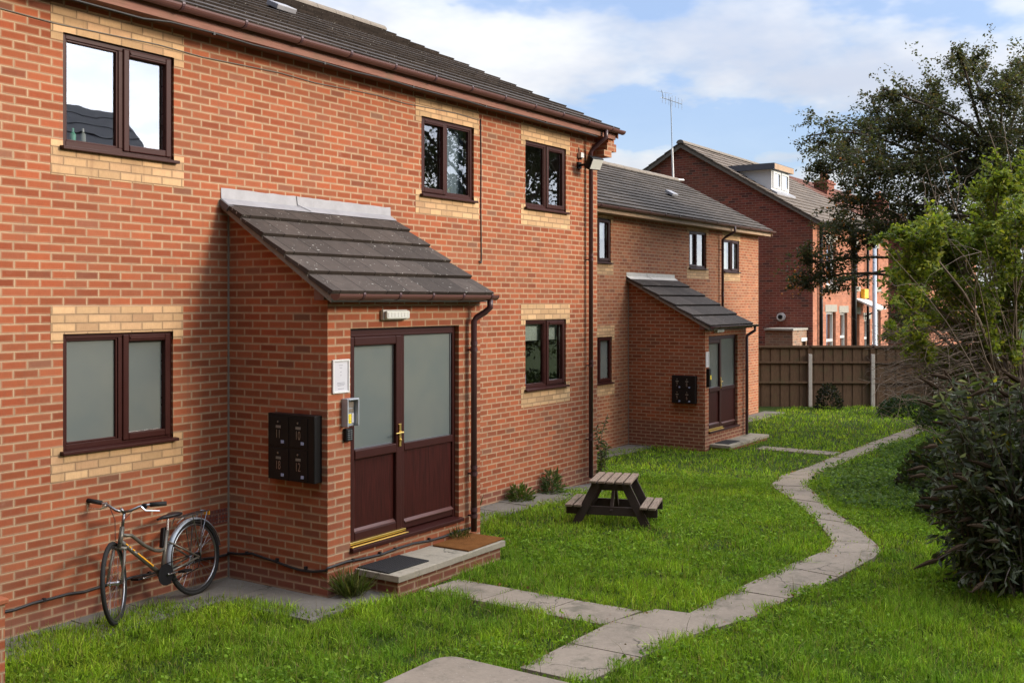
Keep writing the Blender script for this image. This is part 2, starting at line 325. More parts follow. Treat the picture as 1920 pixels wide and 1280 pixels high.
    def build(s,name,mat,parent=None,bevel=0,smooth=False,loc=None):
        me=bpy.data.meshes.new(name)
        off=parent_world(parent) if parent is not None else Vector((0,0,0))
        if loc is not None: off=Vector(loc)
        vv=[(a-off[0],b-off[1],c-off[2]) for a,b,c in s.v] if parent is None or not parent.get('_local') else s.v
        me.from_pydata(vv,[],s.f); me.update()
        for k,vals in s.att.items():
            at_=me.attributes.new(k,'FLOAT','FACE'); at_.data.foreach_set('value',np.array(vals,dtype=np.float32))
        o=bpy.data.objects.new(name,me); COL.objects.link(o)
        if mat: me.materials.append(MATS[mat])
        if smooth: me.polygons.foreach_set('use_smooth',[True]*len(me.polygons))
        if parent is not None: o.parent=parent
        elif loc is not None: o.location=loc
        if parent is not None and parent.get('_local'): o['_local']=1
        if bevel: b=o.modifiers.new('bevel','BEVEL'); b.width=bevel; b.segments=2; b.limit_method='ANGLE'; b.angle_limit=R(40)
        return o
def parent_world(p):
    v=Vector((0,0,0))
    while p is not None: v+=Vector(p.location); p=p.parent
    return v
def tag(o,label=None,cat=None,group=None,kind=None):
    if label:o['label']=label
    if cat:o['category']=cat
    if group:o['group']=group
    if kind:o['kind']=kind
    return o
def thing(name,loc,label,cat,group=None,rot=None,local=False):
    o=bpy.data.objects.new(name,None); COL.objects.link(o); o.location=loc; o.empty_display_size=.2
    if rot:o.rotation_euler=rot
    if local:o['_local']=1
    return tag(o,label,cat,group)
def npmesh(name,verts,faces_flat,loop_tot,mat,tint=None,parent=None):
    me=bpy.data.meshes.new(name); nv=len(verts); nl=len(faces_flat); nf=len(loop_tot)
    me.vertices.add(nv); me.vertices.foreach_set('co',verts.astype(np.float32).ravel())
    me.loops.add(nl); me.loops.foreach_set('vertex_index',faces_flat.astype(np.int32))
    me.polygons.add(nf); st=np.concatenate(([0],np.cumsum(loop_tot)[:-1])).astype(np.int32)
    me.polygons.foreach_set('loop_start',st); me.polygons.foreach_set('loop_total',loop_tot.astype(np.int32)) if hasattr(me.polygons[0],'loop_total') else None
    me.update(calc_edges=True); me.validate()
    if tint is not None:
        a=me.attributes.new('tint','FLOAT_COLOR','POINT'); c=np.ones((nv,4),np.float32); c[:,:3]=tint; a.data.foreach_set('color',c.ravel())
    me.materials.append(MATS[mat]); o=bpy.data.objects.new(name,me); COL.objects.link(o)
    if parent is not None: o.parent=parent
    return o
def unit(v): return v/np.maximum(np.linalg.norm(v,axis=1,keepdims=True),1e-9)
def leaves_mesh(name,p,d,size,asp,tint,mat='leaf',parent=None,off=(0,0,0),fold=.25):
    # p base points, d leaf directions (n,3); each leaf = 4-vert blade folded on its midrib
    n=len(p); d=unit(d); rnd=RNG.normal(size=(n,3)); s=unit(np.cross(d,rnd)); nn=np.cross(s,d); size=size[:,None]; w=size*asp[:,None]*.5 if hasattr(asp,'__len__') else size*asp*.5
    v=np.empty((n,4,3)); v[:,0]=p; v[:,1]=p+d*size*.5+s*w+nn*w*fold; v[:,2]=p+d*size-nn*size*.08; v[:,3]=p+d*size*.5-s*w+nn*w*fold
    v-=np.array(off); idx=np.arange(n)[:,None]*4
    f=np.concatenate([idx+0,idx+1,idx+2,idx+0,idx+2,idx+3],axis=1).ravel()
    return npmesh(name,v.reshape(-1,3),f,np.full(2*n,3),mat,np.repeat(tint,4,axis=0),parent)
def mixcol(n,cols,jit=.18):
    c=np.array(cols)[RNG.integers(0,len(cols),n)]; return np.clip(c*(1+RNG.normal(0,jit,(n,1))),.003,1)
# ------------------------------------------------------------------ ground
def gz(x):
    x=np.asarray(x,float); t_=np.clip((x-4)/9,0,1); return -.40*t_*t_*(3-2*t_)
def gzf(x): return float(gz(x))
xs=np.unique(np.concatenate([[-400,-150,-60,-30,-15],np.arange(-8,30,.5),[32,36,42,50,70,120,300,600]]))
ys=np.unique(np.concatenate([[-400,-150,-60,-30,-20,-14],np.arange(-10,4,.5),[6,10,20,40,100,300,500]]))
Xg,Yg=np.meshgrid(xs,ys,indexing='ij'); Zg=gz(Xg)-.004+.012*np.sin(Xg*2.1+Yg)*np.sin(Yg*1.7-.6*Xg)*(np.abs(Xg)<30)-.012
V=np.stack([Xg,Yg,Zg],-1).reshape(-1,3); ny=len(ys); F=[]
I=(np.arange(len(xs)-1)[:,None]*ny+np.arange(ny-1)[None,:]).ravel(); F=np.stack([I,I+ny,I+ny+1,I+1],1).ravel()
tag(npmesh('lawn',V,F,np.full(len(I),4),'turf'),kind='structure')
# paths: (polygon) lists of slab quads, each laid slightly uneven
PATHS=[]
def slab_strip(mb,left,right,n_each,th=.05,gap=.006,h=.022):
    # left/right polylines, same count; n_each slabs per section
    for i in range(len(left)-1):
        for k in range(n_each[i]):
            a,b=k/n_each[i],(k+1)/n_each[i]
            L0=Vector(left[i]).lerp(Vector(left[i+1]),a);L1=Vector(left[i]).lerp(Vector(left[i+1]),b);R0=Vector(right[i]).lerp(Vector(right[i+1]),a);R1=Vector(right[i]).lerp(Vector(right[i+1]),b)
            PATHS.append([tuple(L0),tuple(L1),tuple(R1),tuple(R0)])
            c=(L0+L1+R0+R1)/4; q=[]
            for p in(L0,L1,R1,R0):
                dv=(c-p); p2=p+dv.normalized()*gap; q.append((p2.x,p2.y))
            dz=random.uniform(-.004,.004); tilt=random.uniform(-.008,.008)
            b0=len(mb.v); hh=[gzf(p[0])+h+dz+tilt*(p[1]-c.y) for p in q]
            mb.v+=[(p[0],p[1],z) for p,z in zip(q,hh)]+[(p[0],p[1],z-th) for p,z in zip(q,hh)]
            mb.f+=[(b0+3,b0+2,b0+1,b0)]; mb.f+=[(b0+j,b0+(j+1)%4,b0+4+(j+1)%4,b0+4+j) for j in range(4)]
p=MB()
slab_strip(p,[(-.60,-3.86),(.78,-3.90),(1.33,-4.05)],[(-.60,-4.44),(.80,-4.62),(1.45,-4.83)],[2,1])
slab_strip(p,[(.66,-1.93),(.66,-3.88)],[(1.17,-1.99),(1.20,-3.98)],[3])
slab_strip(p,[(1.34,-4.35),(2.3,-4.40),(3.42,-4.50),(4.25,-4.62),(4.55,-4.61)],[(1.46,-4.84),(2.3,-4.93),(3.3,-5.09),(4.3,-5.17),(4.74,-5.13)],[2,2,1,1])
slab_strip(p,[(4.56,-4.61),(4.95,-4.52),(5.7,-4.17),(7.5,-3.27),(9.00,-2.42),(9.45,-2.16)],[(4.75,-5.125),(5.05,-5.0),(5.75,-4.64),(7.2,-3.85),(9.2,-2.96),(9.75,-2.68)],[1,1,3,3,1])
slab_strip(p,[(9.47,-2.15),(11.,-1.80),(14.1,-1.77),(17.,-1.84),(21.,-1.95)],[(9.77,-2.67),(11.6,-2.20),(14.2,-2.17),(17.,-2.28),(21.,-2.35)],[3,5,5,6])
slab_strip(p,[(14.35,-.05),(14.35,-1.72)],[(14.85,-.05),(14.85,-1.72)],[3])
fl=p.build('path','path_slab'); tag(fl,kind='structure')
# invert any flipped tops
p=MB(); n0=len(PATHS)
slab_strip(p,[(-2.9,-.0),(-.02,-.0)],[(-2.9,-.62),(-.02,-.62)],[5],h=.012)
slab_strip(p,[(-.62,-.63),(-.62,-1.75)],[(-.02,-.63),(-.02,-1.75)],[2],h=.012)
slab_strip(p,[(-.02,-1.36),(.40,-1.36)],[(-.02,-1.80),(.40,-1.80)],[1],h=.014)
slab_strip(p,[(2.45,-.01),(7.6,-.01)],[(2.45,-.60),(7.6,-.60)],[9],h=.012)
slab_strip(p,[(7.7,2.55),(13.54,2.55)],[(7.7,1.95),(13.54,1.95)],[9],h=.012)
slab_strip(p,[(15.9,2.55),(22.,2.55)],[(15.9,1.95),(22.,1.95)],[9],h=.012)
tag(p.build('pavement','pavement_slab'),kind='structure')
# raised slab at the head of the garden steps (rounded corner)
p=MB(); pts=[(-3.2,-3.34),(-.98,-3.34)]
pts+=[(-.98+.16*math.sin(R(a)),-3.50+.16*math.cos(R(a))) for a in range(10,91,16)]+[(-.82,-4.9),(-3.2,-4.9)]
p.prism(pts[::-1],-.05,.09,'z'); tag(p.build('steps','path_slab',bevel=.012),kind='structure')
STEP=[(-3.2,-3.34),(-.82,-3.34),(-.82,-4.9),(-3.2,-4.9)]
# ------------------------------------------------------------------ building parts
def roof_slope(mb,x0,x1,ye,ze,yr,zr,n,th=.036,lift=.032):
    # stepped courses from eave (ye,ze) to ridge (yr,zr)
    crs=[]
    for i in range(n):
        a,b=i/n,min(1,(i+1.04)/n); y0,z0=ye+(yr-ye)*a,ze+(zr-ze)*a; y1,z1=ye+(yr-ye)*b,ze+(zr-ze)*b
        j=random.uniform(-.004,.004); uc=(1 if yr>ye else -1)*th*.9
        z0+=lift+j; z1+=0.004
        b0=len(mb.v); k=1 if yr>ye else -1
        mb.v+=[(x0,y0,z0),(x1,y0,z0),(x1,y1,z1),(x0,y1,z1),(x0,y0+uc,z0-th),(x1,y0+uc,z0-th),(x1,y1,z1-th),(x0,y1,z1-th)]
        fs=[(b0,b0+1,b0+2,b0+3),(b0+7,b0+6,b0+5,b0+4),(b0+4,b0+5,b0+1,b0),(b0+5,b0+6,b0+2,b0+1),(b0+6,b0+7,b0+3,b0+2),(b0+7,b0+4,b0,b0+3)]
        mb.f+= fs if k>0 else [f[::-1] for f in fs]; crs+=[i]*6
    mb.att.setdefault('course',[]); mb.att['course']+=crs
def gutter(root,x0,x1,y,z,mat,step=.75,r=.056,brackets=True,pname='gutter'):
    g=MB(); n=10
    prof=[(y+r*math.cos(math.pi+math.pi*i/n),z+r*math.sin(math.pi+math.pi*i/n)) for i in range(n+1)]
    inner=[(y+(r-.006)*math.cos(2*math.pi-math.pi*i/n),z+(r-.006)*math.sin(2*math.pi-math.pi*i/n)) for i in range(n+1)]
    g.prism((prof+inner)[::-1],x0,x1,'x')
    for xe in(x0-.008,x1): g.prism([(y+r*1.05*math.cos(math.pi+math.pi*i/n),z+r*1.05*math.sin(math.pi+math.pi*i/n)) for i in range(n+1)][::-1],xe,xe+.008,'x')
    go=g.build(pname,mat,root,smooth=False)
    x=x0+step*.6
    while x<x1-.1:
        k=MB()
        pr=[(y+(r+.006)*math.cos(math.pi*.92+math.pi*1.0*i/n),z+(r+.006)*math.sin(math.pi*.92+math.pi*1.0*i/n)) for i in range(n+1)]
        pi=[(y+(r+.001)*math.cos(math.pi*1.92-math.pi*1.0*i/n),z+(r+.001)*math.sin(math.pi*1.92-math.pi*1.0*i/n)) for i in range(n+1)]
        k.prism((pr+pi)[::-1],x,x+.03,'x'); x+=step; k.build('gutter_bracket','pipe_upvc',go)
    return go
def downpipe(root,pts,clips,mat='pipe_upvc',r=.034):
    g=MB().tube(pts,r,12); o=g.build('downpipe',mat,root,smooth=True)
    for(x,y,z,wy) in clips:
        k=MB(); k.tube([(x,y,z-.02),(x,y,z+.02)],r+.006,12); k.box(x-.012,y,z-.008,x+.012,wy,z+.008); k.tube([(x,y,z+.05),(x,y,z+.09)],r+.004,12); k.build('pipe_clip',mat,o)
    return o
def band(root,x0,x1,z0,z1,wx0,wx1,y,ear=.075,which='top'):
    # buff bricks round the head or the foot of an opening, 3 mm proud
    m=MB(); yy=y-.003
    if which=='top':
        m.box(x0,yy,z0,x1,y+.02,z1); m.box(x0,yy,z0-ear,wx0,y+.02,z0); m.box(wx1,yy,z0-ear,x1,y+.02,z0)
    else:
        m.box(x0,yy,z0,x1,y+.02,z1); m.box(x0,yy,z1,wx0,y+.02,z1+ear); m.box(wx1,yy,z1,x1,y+.02,z1+ear)
    return m.build('buff_brick_band','buff_brick',root)
def window(root,x0,x1,z0,z1,y,opener='right',fill='room',gmat='glass',fm='brown_upvc',label=None,split=.52):
    """x0..x1, z0..z1 is the wall opening; frame stands 25 mm behind the wall face"""
    zs=z0+.034; fy=y+.028; fw=.045; xm=x0+(x1-x0)*split if opener=='right' else x0+(x1-x0)*(1-split)
    f=MB(); yb=fy+.065
    f.box(x0,fy,zs,x0+fw,yb,z1); f.box(x1-fw,fy,zs,x1,yb,z1); f.box(x0+fw,fy,z1-fw,x1-fw,yb,z1); f.box(x0+fw,fy,zs,x1-fw,yb,zs+fw); f.box(xm-.03,fy-.001,zs+fw,xm+.03,yb,z1-fw)
    fx0,fx1=(x0+fw,xm-.03) if opener=='right' else (xm+.03,x1-fw)
    cx0,cx1=(xm+.012,x1-.018) if opener=='right' else (x0+.018,xm-.012)
    b=.018                                                     # bead of the fixed light
    f.box(fx0,fy+.012,zs+fw,fx0+b,yb-.005,z1-fw); f.box(fx1-b,fy+.012,zs+fw,fx1,yb-.005,z1-fw); f.box(fx0+b,fy+.012,z1-fw-b,fx1-b,yb-.005,z1-fw); f.box(fx0+b,fy+.012,zs+fw,fx1-b,yb-.005,zs+fw+b)
    w=f.build('window',fm,root,bevel=.004)
    if label:w['label']=label
    c=MB(); cz0,cz1=zs+.022,z1-.02; cw=.062; cy=fy-.018
    c.box(cx0,cy,cz0,cx0+cw,yb-.012,cz1); c.box(cx1-cw,cy,cz0,cx1,yb-.012,cz1); c.box(cx0+cw,cy,cz1-cw,cx1-cw,yb-.012,cz1); c.box(cx0+cw,cy,cz0,cx1-cw,yb-.012,cz0+cw)
    c.build('casement',fm,w,bevel=.009)
    v=MB(); v.box(cx0+.07,cy-.008,cz1-.042,cx1-.07,cy+.002,cz1-.022); v.build('trickle_vent',fm,w,bevel=.003)
    gy=fy+.036
    for a,b_,q0,q1 in((fx0+.004,fx1-.004,zs+fw+.004,z1-fw-.004),(cx0+cw-.004,cx1-cw+.004,cz0+cw-.004,cz1-cw+.004)):
        MB().quad((a,gy,q0),(b_,gy,q0),(b_,gy,q1),(a,gy,q1)).build('pane',gmat,w)
        s_=MB(); s_.box(a,gy-.002,q0,a+.010,gy+.006,q1); s_.box(b_-.010,gy-.002,q0,b_,gy+.006,q1); s_.box(a,gy-.002,q0,b_,gy+.006,q0+.010)
        s_.build('spacer_bar','steel',w)
    s=MB(); s.prism([(y-.055,z0-.002),(y-.055,z0+.026),(y+.09,z0+.040),(y+.09,z0-.002)],x0-.03,x1+.03,'x'); s.build('sill',fm,w,bevel=.004)
    if fill:
        r=MB(); ry=y+.10; a,b_,c_,d_=x0-.5,x1+.5,z0-.85,z1+.3; e=ry+2.6
        r.quad((a,e,c_),(b_,e,c_),(b_,e,d_),(a,e,d_)).quad((a,ry,c_),(a,e,c_),(a,e,d_),(a,ry,d_)).quad((b_,e,c_),(b_,ry,c_),(b_,ry,d_),(b_,e,d_)).quad((a,ry,c_),(b_,ry,c_),(b_,e,c_),(a,e,c_)).quad((a,ry,d_),(a,e,d_),(b_,e,d_),(b_,ry,d_))
        for q0,q1,w0,w1 in((a,x0,c_,d_),(x1,b_,c_,d_),(x0,x1,c_,z0),(x0,x1,z1,d_)): r.quad((q0,ry,w0),(q1,ry,w0),(q1,ry,w1),(q0,ry,w1))
        r.build('room_lining','plaster',w)
        sb=MB(); sb.box(x0+.01,y+.10,z0+.02,x1-.01,y+.26,z0+.05); sb.build('window_board','white_paint',w)
        if fill.startswith('blind'):
            zz=z1-(z1-z0)*float(fill.split()[1]); MB().box(x0+.05,y+.13,zz,x1-.05,y+.134,z1-.02).build('blind','blind',w)
        if fill.startswith('curtain'):
            q=MB(); a=x0+(x1-x0)*.62
            for i in range(10):
                u0=a+(x1-a)*i/10;u1=a+(x1-a)*(i+1)/10; ya=y+.18+.02*(i%2);yb2=y+.18+.02*((i+1)%2); q.quad((u0,ya,z0+.05),(u1,yb2,z0+.05),(u1,yb2,z1),(u0,ya,z1))
            q.build('curtain','curtain',w)
    return w
def door(root,x0,x1,z0,z1,y):
    fy=y+.05; f=MB(); fw=.05; sp=x0+(x1-x0)*.455; yb=fy+.07
    f.box(x0,fy,z0,x0+fw,yb,z1); f.box(x1-fw,fy,z0,x1,yb,z1); f.box(x0+fw,fy,z1-.075,x1-fw,yb,z1); f.box(sp,fy,z0,sp+.075,yb,z1-.075)
    f.box(x0+fw,fy-.006,z1-.082,x1-fw,fy+.02,z1-.060)
    rx0,rx1=sp+.075,x1-fw; zg=z0+.905
    f.box(rx0,fy+.004,z0+.03,rx1,yb-.006,z0+.10); f.box(rx0,fy-.004,zg-.075,rx1,yb-.006,zg)
    d=f.build('entrance_door','brown_upvc',root,bevel=.006)
    s=MB(); s.prism([(y-.045,z0-.035),(y-.045,z0+.0),(y+.11,z0+.022),(y+.11,z0-.035)],x0-.01,x1+.04,'x'); s.build('door_sill','brown_upvc',d,bevel=.005)
    # opening leaf
    L=MB(); lx0,lx1=x0+.03,sp+.01; lz0,lz1=z0+.045,z1-.082; ly=fy-.022; w=.088; zl=zg+.018
    L.box(lx0,ly,lz0,lx0+w*.7,yb-.02,lz1); L.box(lx1-w,ly,lz0,lx1,yb-.02,lz1); L.box(lx0+w*.7,ly,lz1-w,lx1-w,yb-.02,lz1); L.box(lx0+w*.7,ly,lz0,lx1-w,yb-.02,lz0+.09); L.box(lx0+w*.7,ly-.006,zl-.095,lx1-w,yb-.02,zl)
    L.build('door_leaf','brown_upvc',d,bevel=.012)
    MB().box(lx0+w*.7,fy+.015,lz0+.09,lx1-w,yb-.01,zl-.095).build('door_panel','rosewood',d)
    MB().box(rx0,fy+.018,z0+.10,rx1,yb-.01,zg-.075).build('door_panel','rosewood',d)
    for a,b_,q0,q1 in((lx0+w*.7,lx1-w,zl,lz1-w),(rx0+.012,rx1-.012,zg,z1-.083)):
        MB().box(a,fy+.022,q0,b_,fy+.03,q1).build('frosted_pane','frosted_glass',d)
        k=MB(); k.box(b_-.014,fy+.012,q0,b_-.003,fy+.024,q1); k.box(a,fy+.012,q0,b_,fy+.024,q0+.010); k.build('glazing_bead','chrome_dull',d)
    for zb,a,b_ in((lz0+.09,lx0+w*.7,lx1-w),(z0+.10,rx0,rx1)):
        MB().prism([(fy-.012,zb-.004),(fy-.012,zb+.004),(fy+.018,zb+.028),(fy+.018,zb-.004)],a,b_,'x').build('weather_bar','gutter_upvc',d)
    MB().box(x0+.005,y+.005,z0+.024,sp+.05,y+.05,z0+.050).box(x0-.005,y-.03,z0+.006,sp+.05,y+.004,z0+.016).build('threshold_strip','brass',d,bevel=.003)
    h=MB(); hx=lx1-.038; hz=z0+1.0; h.box(hx-.016,ly-.014,hz-.115,hx+.016,ly-.0005,hz+.115); h.tube([(hx,ly-.012,hz+.03),(hx,ly-.052,hz+.03)],.009,8); h.tube([(hx+.004,ly-.05,hz+.03),(hx-.11,ly-.05,hz+.027)],[.010,.008],8); h.tube([(hx,ly-.026,hz-.05),(hx,ly-.010,hz-.05)],.013,10)
    h.build('door_handle','brass',d,bevel=.003)
    return d
def porch(root,x0,x1,yw,yf,zb,z_wall,slope,door_x,zd,holes=None,gx1=None):
    """mono-pitch porch from wall plane yw out to yf"""
    zt=lambda yy: z_wall-slope*(yw-yy)                             # underside of roof
    zf=zt(yf); w=MB()
    w.wall('y',yf,x0,x1,zb-.3,zf-.005,[(door_x[0],door_x[1],zd[0],zd[1])],reveal=.13)
    for x,flip in((x0,1),(x1,-1)):
        q=[(x,yw-.002,zb-.3),(x,yf,zb-.3),(x,yf,zt(yf)-.005),(x,yw-.002,zt(yw)-.005)]; w.quad(*(q if flip>0 else q[::-1]))
    pw=w.build('porch_wall','red_brick',root)
    MB().box(x0+.1,yf+.14,zb-.2,x1-.1,yf+.16,zf-.02).build('porch_backing','plaster',pw)
    # weather seal where the porch meets the wall
    MB().tube([(x0-.004,yw-.004,zb),(x0-.004,yw-.004,zt(yw)-.03)],.011,6).build('mortar_joint','mortar_grey',pw)
    ye=yf-.17; r=MB(); t0=.075; roof_slope(r,x0-.11,x1+.035,ye,zt(ye)+t0,yw-.02,zt(yw)+t0,5,th=.042,lift=.044)
    ro=r.build('porch_roof','tiles_brown',root,bevel=.004)
    v=MB()
    for xx in(x0-.10,x1+.005): v.prism([(ye+.03,zt(ye)+.005),(ye+.03,zt(ye)+t0-.01),(yw-.004,zt(yw)+t0-.012),(yw-.004,zt(yw)+.002)][::-1],xx,xx+.025,'x')
    v.prism([(ye+.05,zt(ye)+.010),(ye+.05,zt(ye)+.030),(yw-.004,zt(yw)+.030),(yw-.004,zt(yw)+.010)][::-1],x0-.075,x1+.005,'x')
    v.build('verge','mortar_grey',ro)
    fa=MB(); fa.box(x0-.085,yf-.035,zf-.075,x1+.02,yf-.012,zf+.055); fa.box(x0-.085,yf-.012,zf-.075,x0-.062,yf+.09,zf+.03); fa.box(x0-.06,yf-.011,zf-.030,x1+.02,yf-.001,zf-.02); fa.build('porch_fascia','gutter_upvc',root,bevel=.003)
    return zt,zf,ye
def flashing(root,x0,x1,yw,z0,z1,mat):
    m=MB(); n=26; rng=random.Random(3)
    tops=[z1+rng.uniform(-.004,.004)-.008*i/n for i in range(n+1)]
    for i in range(n):
        a=x0+(x1-x0)*i/n;b=x0+(x1-x0)*(i+1)/n
        ya=yw-.009-.001*rng.random()
        m.quad((a,ya,z0+.035),(b,ya,z0+.035),(b,yw-.006,tops[i+1]),(a,yw-.006,tops[i]))
        m.quad((a,yw-.11,z0-.028),(b,yw-.11,z0-.028),(b,ya,z0+.035),(a,ya,z0+.035))
    k=x0+(x1-x0)*.40; m.tube([(k,yw-.012,z1),(k+.01,yw-.014,z0+.05),(k+.13,yw-.10,z0-.018)],.006,5)
    return m.build('flashing',mat,root)
def block(name,label,x0,x1,yw,depth,zg,ev,ridge,wins,por,tiles_,fasc,wallm,group):
    root=thing(name,(x0,yw,zg),label,'apartment block',group)
    ye,ze=ev; yr,zr=ridge
    holes=[(w[0],w[1],w[2],w[3]) for w in wins]
    m=MB(); zt=ze-.10
    m.wall('y',yw,x0,x1,zg-.5,zt,holes,reveal=.10)
    yb=yw+depth
    for x,fl in((x0,1),(x1,-1)):
        q=[(x,yb,zg-.5),(x,yw,zg-.5),(x,yw,zt),(x,yr,zr-.10),(x,yb,zt)]; m.quad(*(q if fl>0 else q[::-1]))
    m.quad((x1,yb,zg-.5),(x0,yb,zg-.5),(x0,yb,zt),(x1,yb,zt))
    m.build('wall',wallm,root)
    ov=.22
    r=MB(); n=15; roof_slope(r,x0-ov,x1+ov,ye,ze,yr,zr,n); yeb=2*yr-ye; roof_slope(r,x0-ov,x1+ov,yeb,ze,yr,zr,n)
    ro=r.build('roof',tiles_,root)
    k=MB(); xx=x0-ov
    while xx<x1+ov-.05:
        e=min(xx+.44,x1+ov+.02); k.prism([(yr+.13*math.cos(math.pi*i/8),zr-.03+.11*math.sin(math.pi*i/8)+random.uniform(-.003,.003)) for i in range(9)][::-1],xx,e,'x'); xx+=.45
    k.build('ridge_tile','mortar_grey',ro)
    for xe in(x0-ov+.03,x1+ov-.055):
        b=MB()                       # barge board and verge
        sl=(zr-ze)/(yr-ye)
        b.prism([(ye+.02,ze-.14),(ye+.02,ze-.005),(yr,zr-.012),(yeb-.02,ze-.005),(yeb-.02,ze-.14),(yr,zr-.15)],xe,xe+.025,'x'); b.build('barge_board',fasc,ro)
    f=MB(); f.box(x0-ov+.06,ye+.055,ze-.155,x1+ov-.06,ye+.08,ze-.005); f.box(x0-ov+.06,ye+.08,ze-.145,x1+ov-.06,yw-.002,ze-.130); f.build('fascia',fasc,root)
    g=gutter(root,x0-ov-.04,x1+ov+.05,ye-.012,ze-.012,'gutter_upvc')
    for w in wins:
        a,b_,c,d=w[:4]
        window(root,a,b_,c,d,yw,w[4],w[5],w[6])
        if len(w)>7: ex=w[7]
        else: ex=(.115,.115)
        top=min(d+.235,ze-.17)
        band(root,a-ex[0],b_+ex[1],d,top,a,b_,yw,which='top'); band(root,a-ex[0],b_+ex[1],c-.225,c-.002,a,b_,yw,which='bot')
    return root
# ------------------------------------------------------------------ near block
near=block('apartment_block','long two storey red brick apartment block nearest the camera, bicycle against its wall',-7.8,7.545,0,9.3,0,(-.30,5.475),(4.65,7.78),
 [(-1.817,-.664,4.05,5.05,'right','room','glass_coated'),(-1.817,-.673,1.44,2.47,'right',None,'frosted_glass'),
  (3.071,4.185,4.055,5.052,'left','curtain','glass'),(5.441,6.571,4.07,5.056,'right','room','glass'),(5.441,6.571,1.465,2.483,'right','blind .30','glass')],
 None,'tiles_brown','fascia_wood','red_brick','apartment blocks')
# the window hidden behind the porch shows only its buff ends
MB().box(3.0,-.003,2.47,4.305,.01,2.705).box(4.19,-.003,2.395,4.305,.01,2.47).build('buff_brick_band','buff_brick',near); MB().box(3.0,-.003,1.22,4.305,.01,1.44).box(4.19,-.003,1.44,4.305,.01,1.515).build('buff_brick_band','buff_brick',near)
zt,zf,ye=porch(near,0.0,2.44,0.0,-1.345,0.0,3.665,.615,(.31,2.04),(.40,2.49))
door(near,.31,2.04,.40,2.49,-1.345)
flashing(near,-.10,2.475,0,3.735,3.875,'lead')
MB().obox((-.085,-.06,3.70),(1,0,0),(0,1,.6),(0,-.6,1),.035,.07,.03).build('flashing_corner','slate',near)
gutter(near,-.13,2.40,ye-.055,zt(ye)+.085,'gutter_upvc',step=.52,r=.056)
px_,py_=2.215,-1.345-.075
downpipe(near,[(2.31,ye-.055,zt(ye)+.04),(2.31,ye-.055,zt(ye)-.05),(2.295,ye+.0,zt(ye)-.10),(2.235,py_-.02,zt(ye)-.16),(px_,py_,zt(ye)-.20),(px_,py_,.23)],[(px_,py_,2.22,-1.345),(px_,py_,.86,-1.345),(px_,py_,.40,-1.345)])
downpipe(near,[(7.27,-.31,5.44),(7.27,-.31,5.30),(7.24,-.27,5.26),(7.2,-.12,5.13),(7.19,-.085,5.08),(7.19,-.085,.0)],[(7.19,-.085,z,0) for z in(4.9,3.4,1.75,.6)])
ct=MB(); ct.box(7.30,-.26,5.02,7.545,.02,5.12); ct.box(7.40,-.26,5.12,7.70,.02,5.24); ct.box(7.545,-.2,5.24,7.74,.2,5.33); ct.build('corbel','tan_brick',near)
v=MB(); v.obox((2.62,1.97,6.60),(1,0,0),(0,1,.47),(0,-.47,1),.17,.11,.035); v.build('roof_vent','lead',near,bevel=.01)
ab=MB()
for i in range(4):
    for j in range(6): ab.box(-.245+j*.04,-.006,.565+i*.035,-.222+j*.04,.001,.585+i*.035)
MB().box(-.265,-.004,.55,-.01,.01,.70).build('air_brick','dark_brick',near)
ab.build('air_brick_grille','gutter_upvc',near)
# ------------------------------------------------------------------ far block
DZ=-.485; XB=13.555
far=block('apartment_block','smaller two storey tan brick apartment block set back beyond the picnic table',7.62,21.51,2.56,5.3,-.4,(2.20,4.735),(5.20,6.36),
 [(11.62,12.745,3.55,4.50,'right','blind .45','glass'),(11.65,12.79,1.0,2.0,'right',None,'frosted_glass'),(16.78,17.84,3.55,4.49,'left','curtain','glass',(.12,.13)),(18.98,20.06,3.51,4.385,'right','blind .9','glass',(.08,.08))],
 None,'tiles_grey','fascia_pale','tan_brick','apartment blocks')
zt2,zf2,ye2=porch(far,XB,15.90,2.56,.75,-.4,3.20,.535,(13.75,15.38),(-.02,2.01))
door(far,13.75,15.38,-.02,2.01,.75)
flashing(far,XB-.1,15.93,2.56,3.27,3.39,'pale_mortar')
gutter(far,XB-.13,15.98,ye2-.055,zt2(ye2)+.085,'pipe_upvc',step=.52,r=.05)
downpipe(far,[(15.86,ye2-.055,zt2(ye2)+.04),(15.86,ye2-.055,zt2(ye2)-.05),(15.80,.68,zt2(ye2)-.16),(15.74,.67,zt2(ye2)-.22),(15.74,.67,-.27)],[(15.74,.67,1.2,.75),(15.74,.67,.2,.75)])
downpipe(far,[(18.78,2.17,4.70),(18.78,2.17,4.56),(18.72,2.40,4.42),(18.70,2.475,4.36),(18.70,2.475,-.3)],[(18.70,2.475,z,2.56) for z in(4.1,2.9,1.5)])
v=MB(); v.obox((17.9,3.55,5.56),(1,0,0),(0,1,.54),(0,-.54,1),.17,.12,.035); v.build('roof_vent','lead',far,bevel=.01)
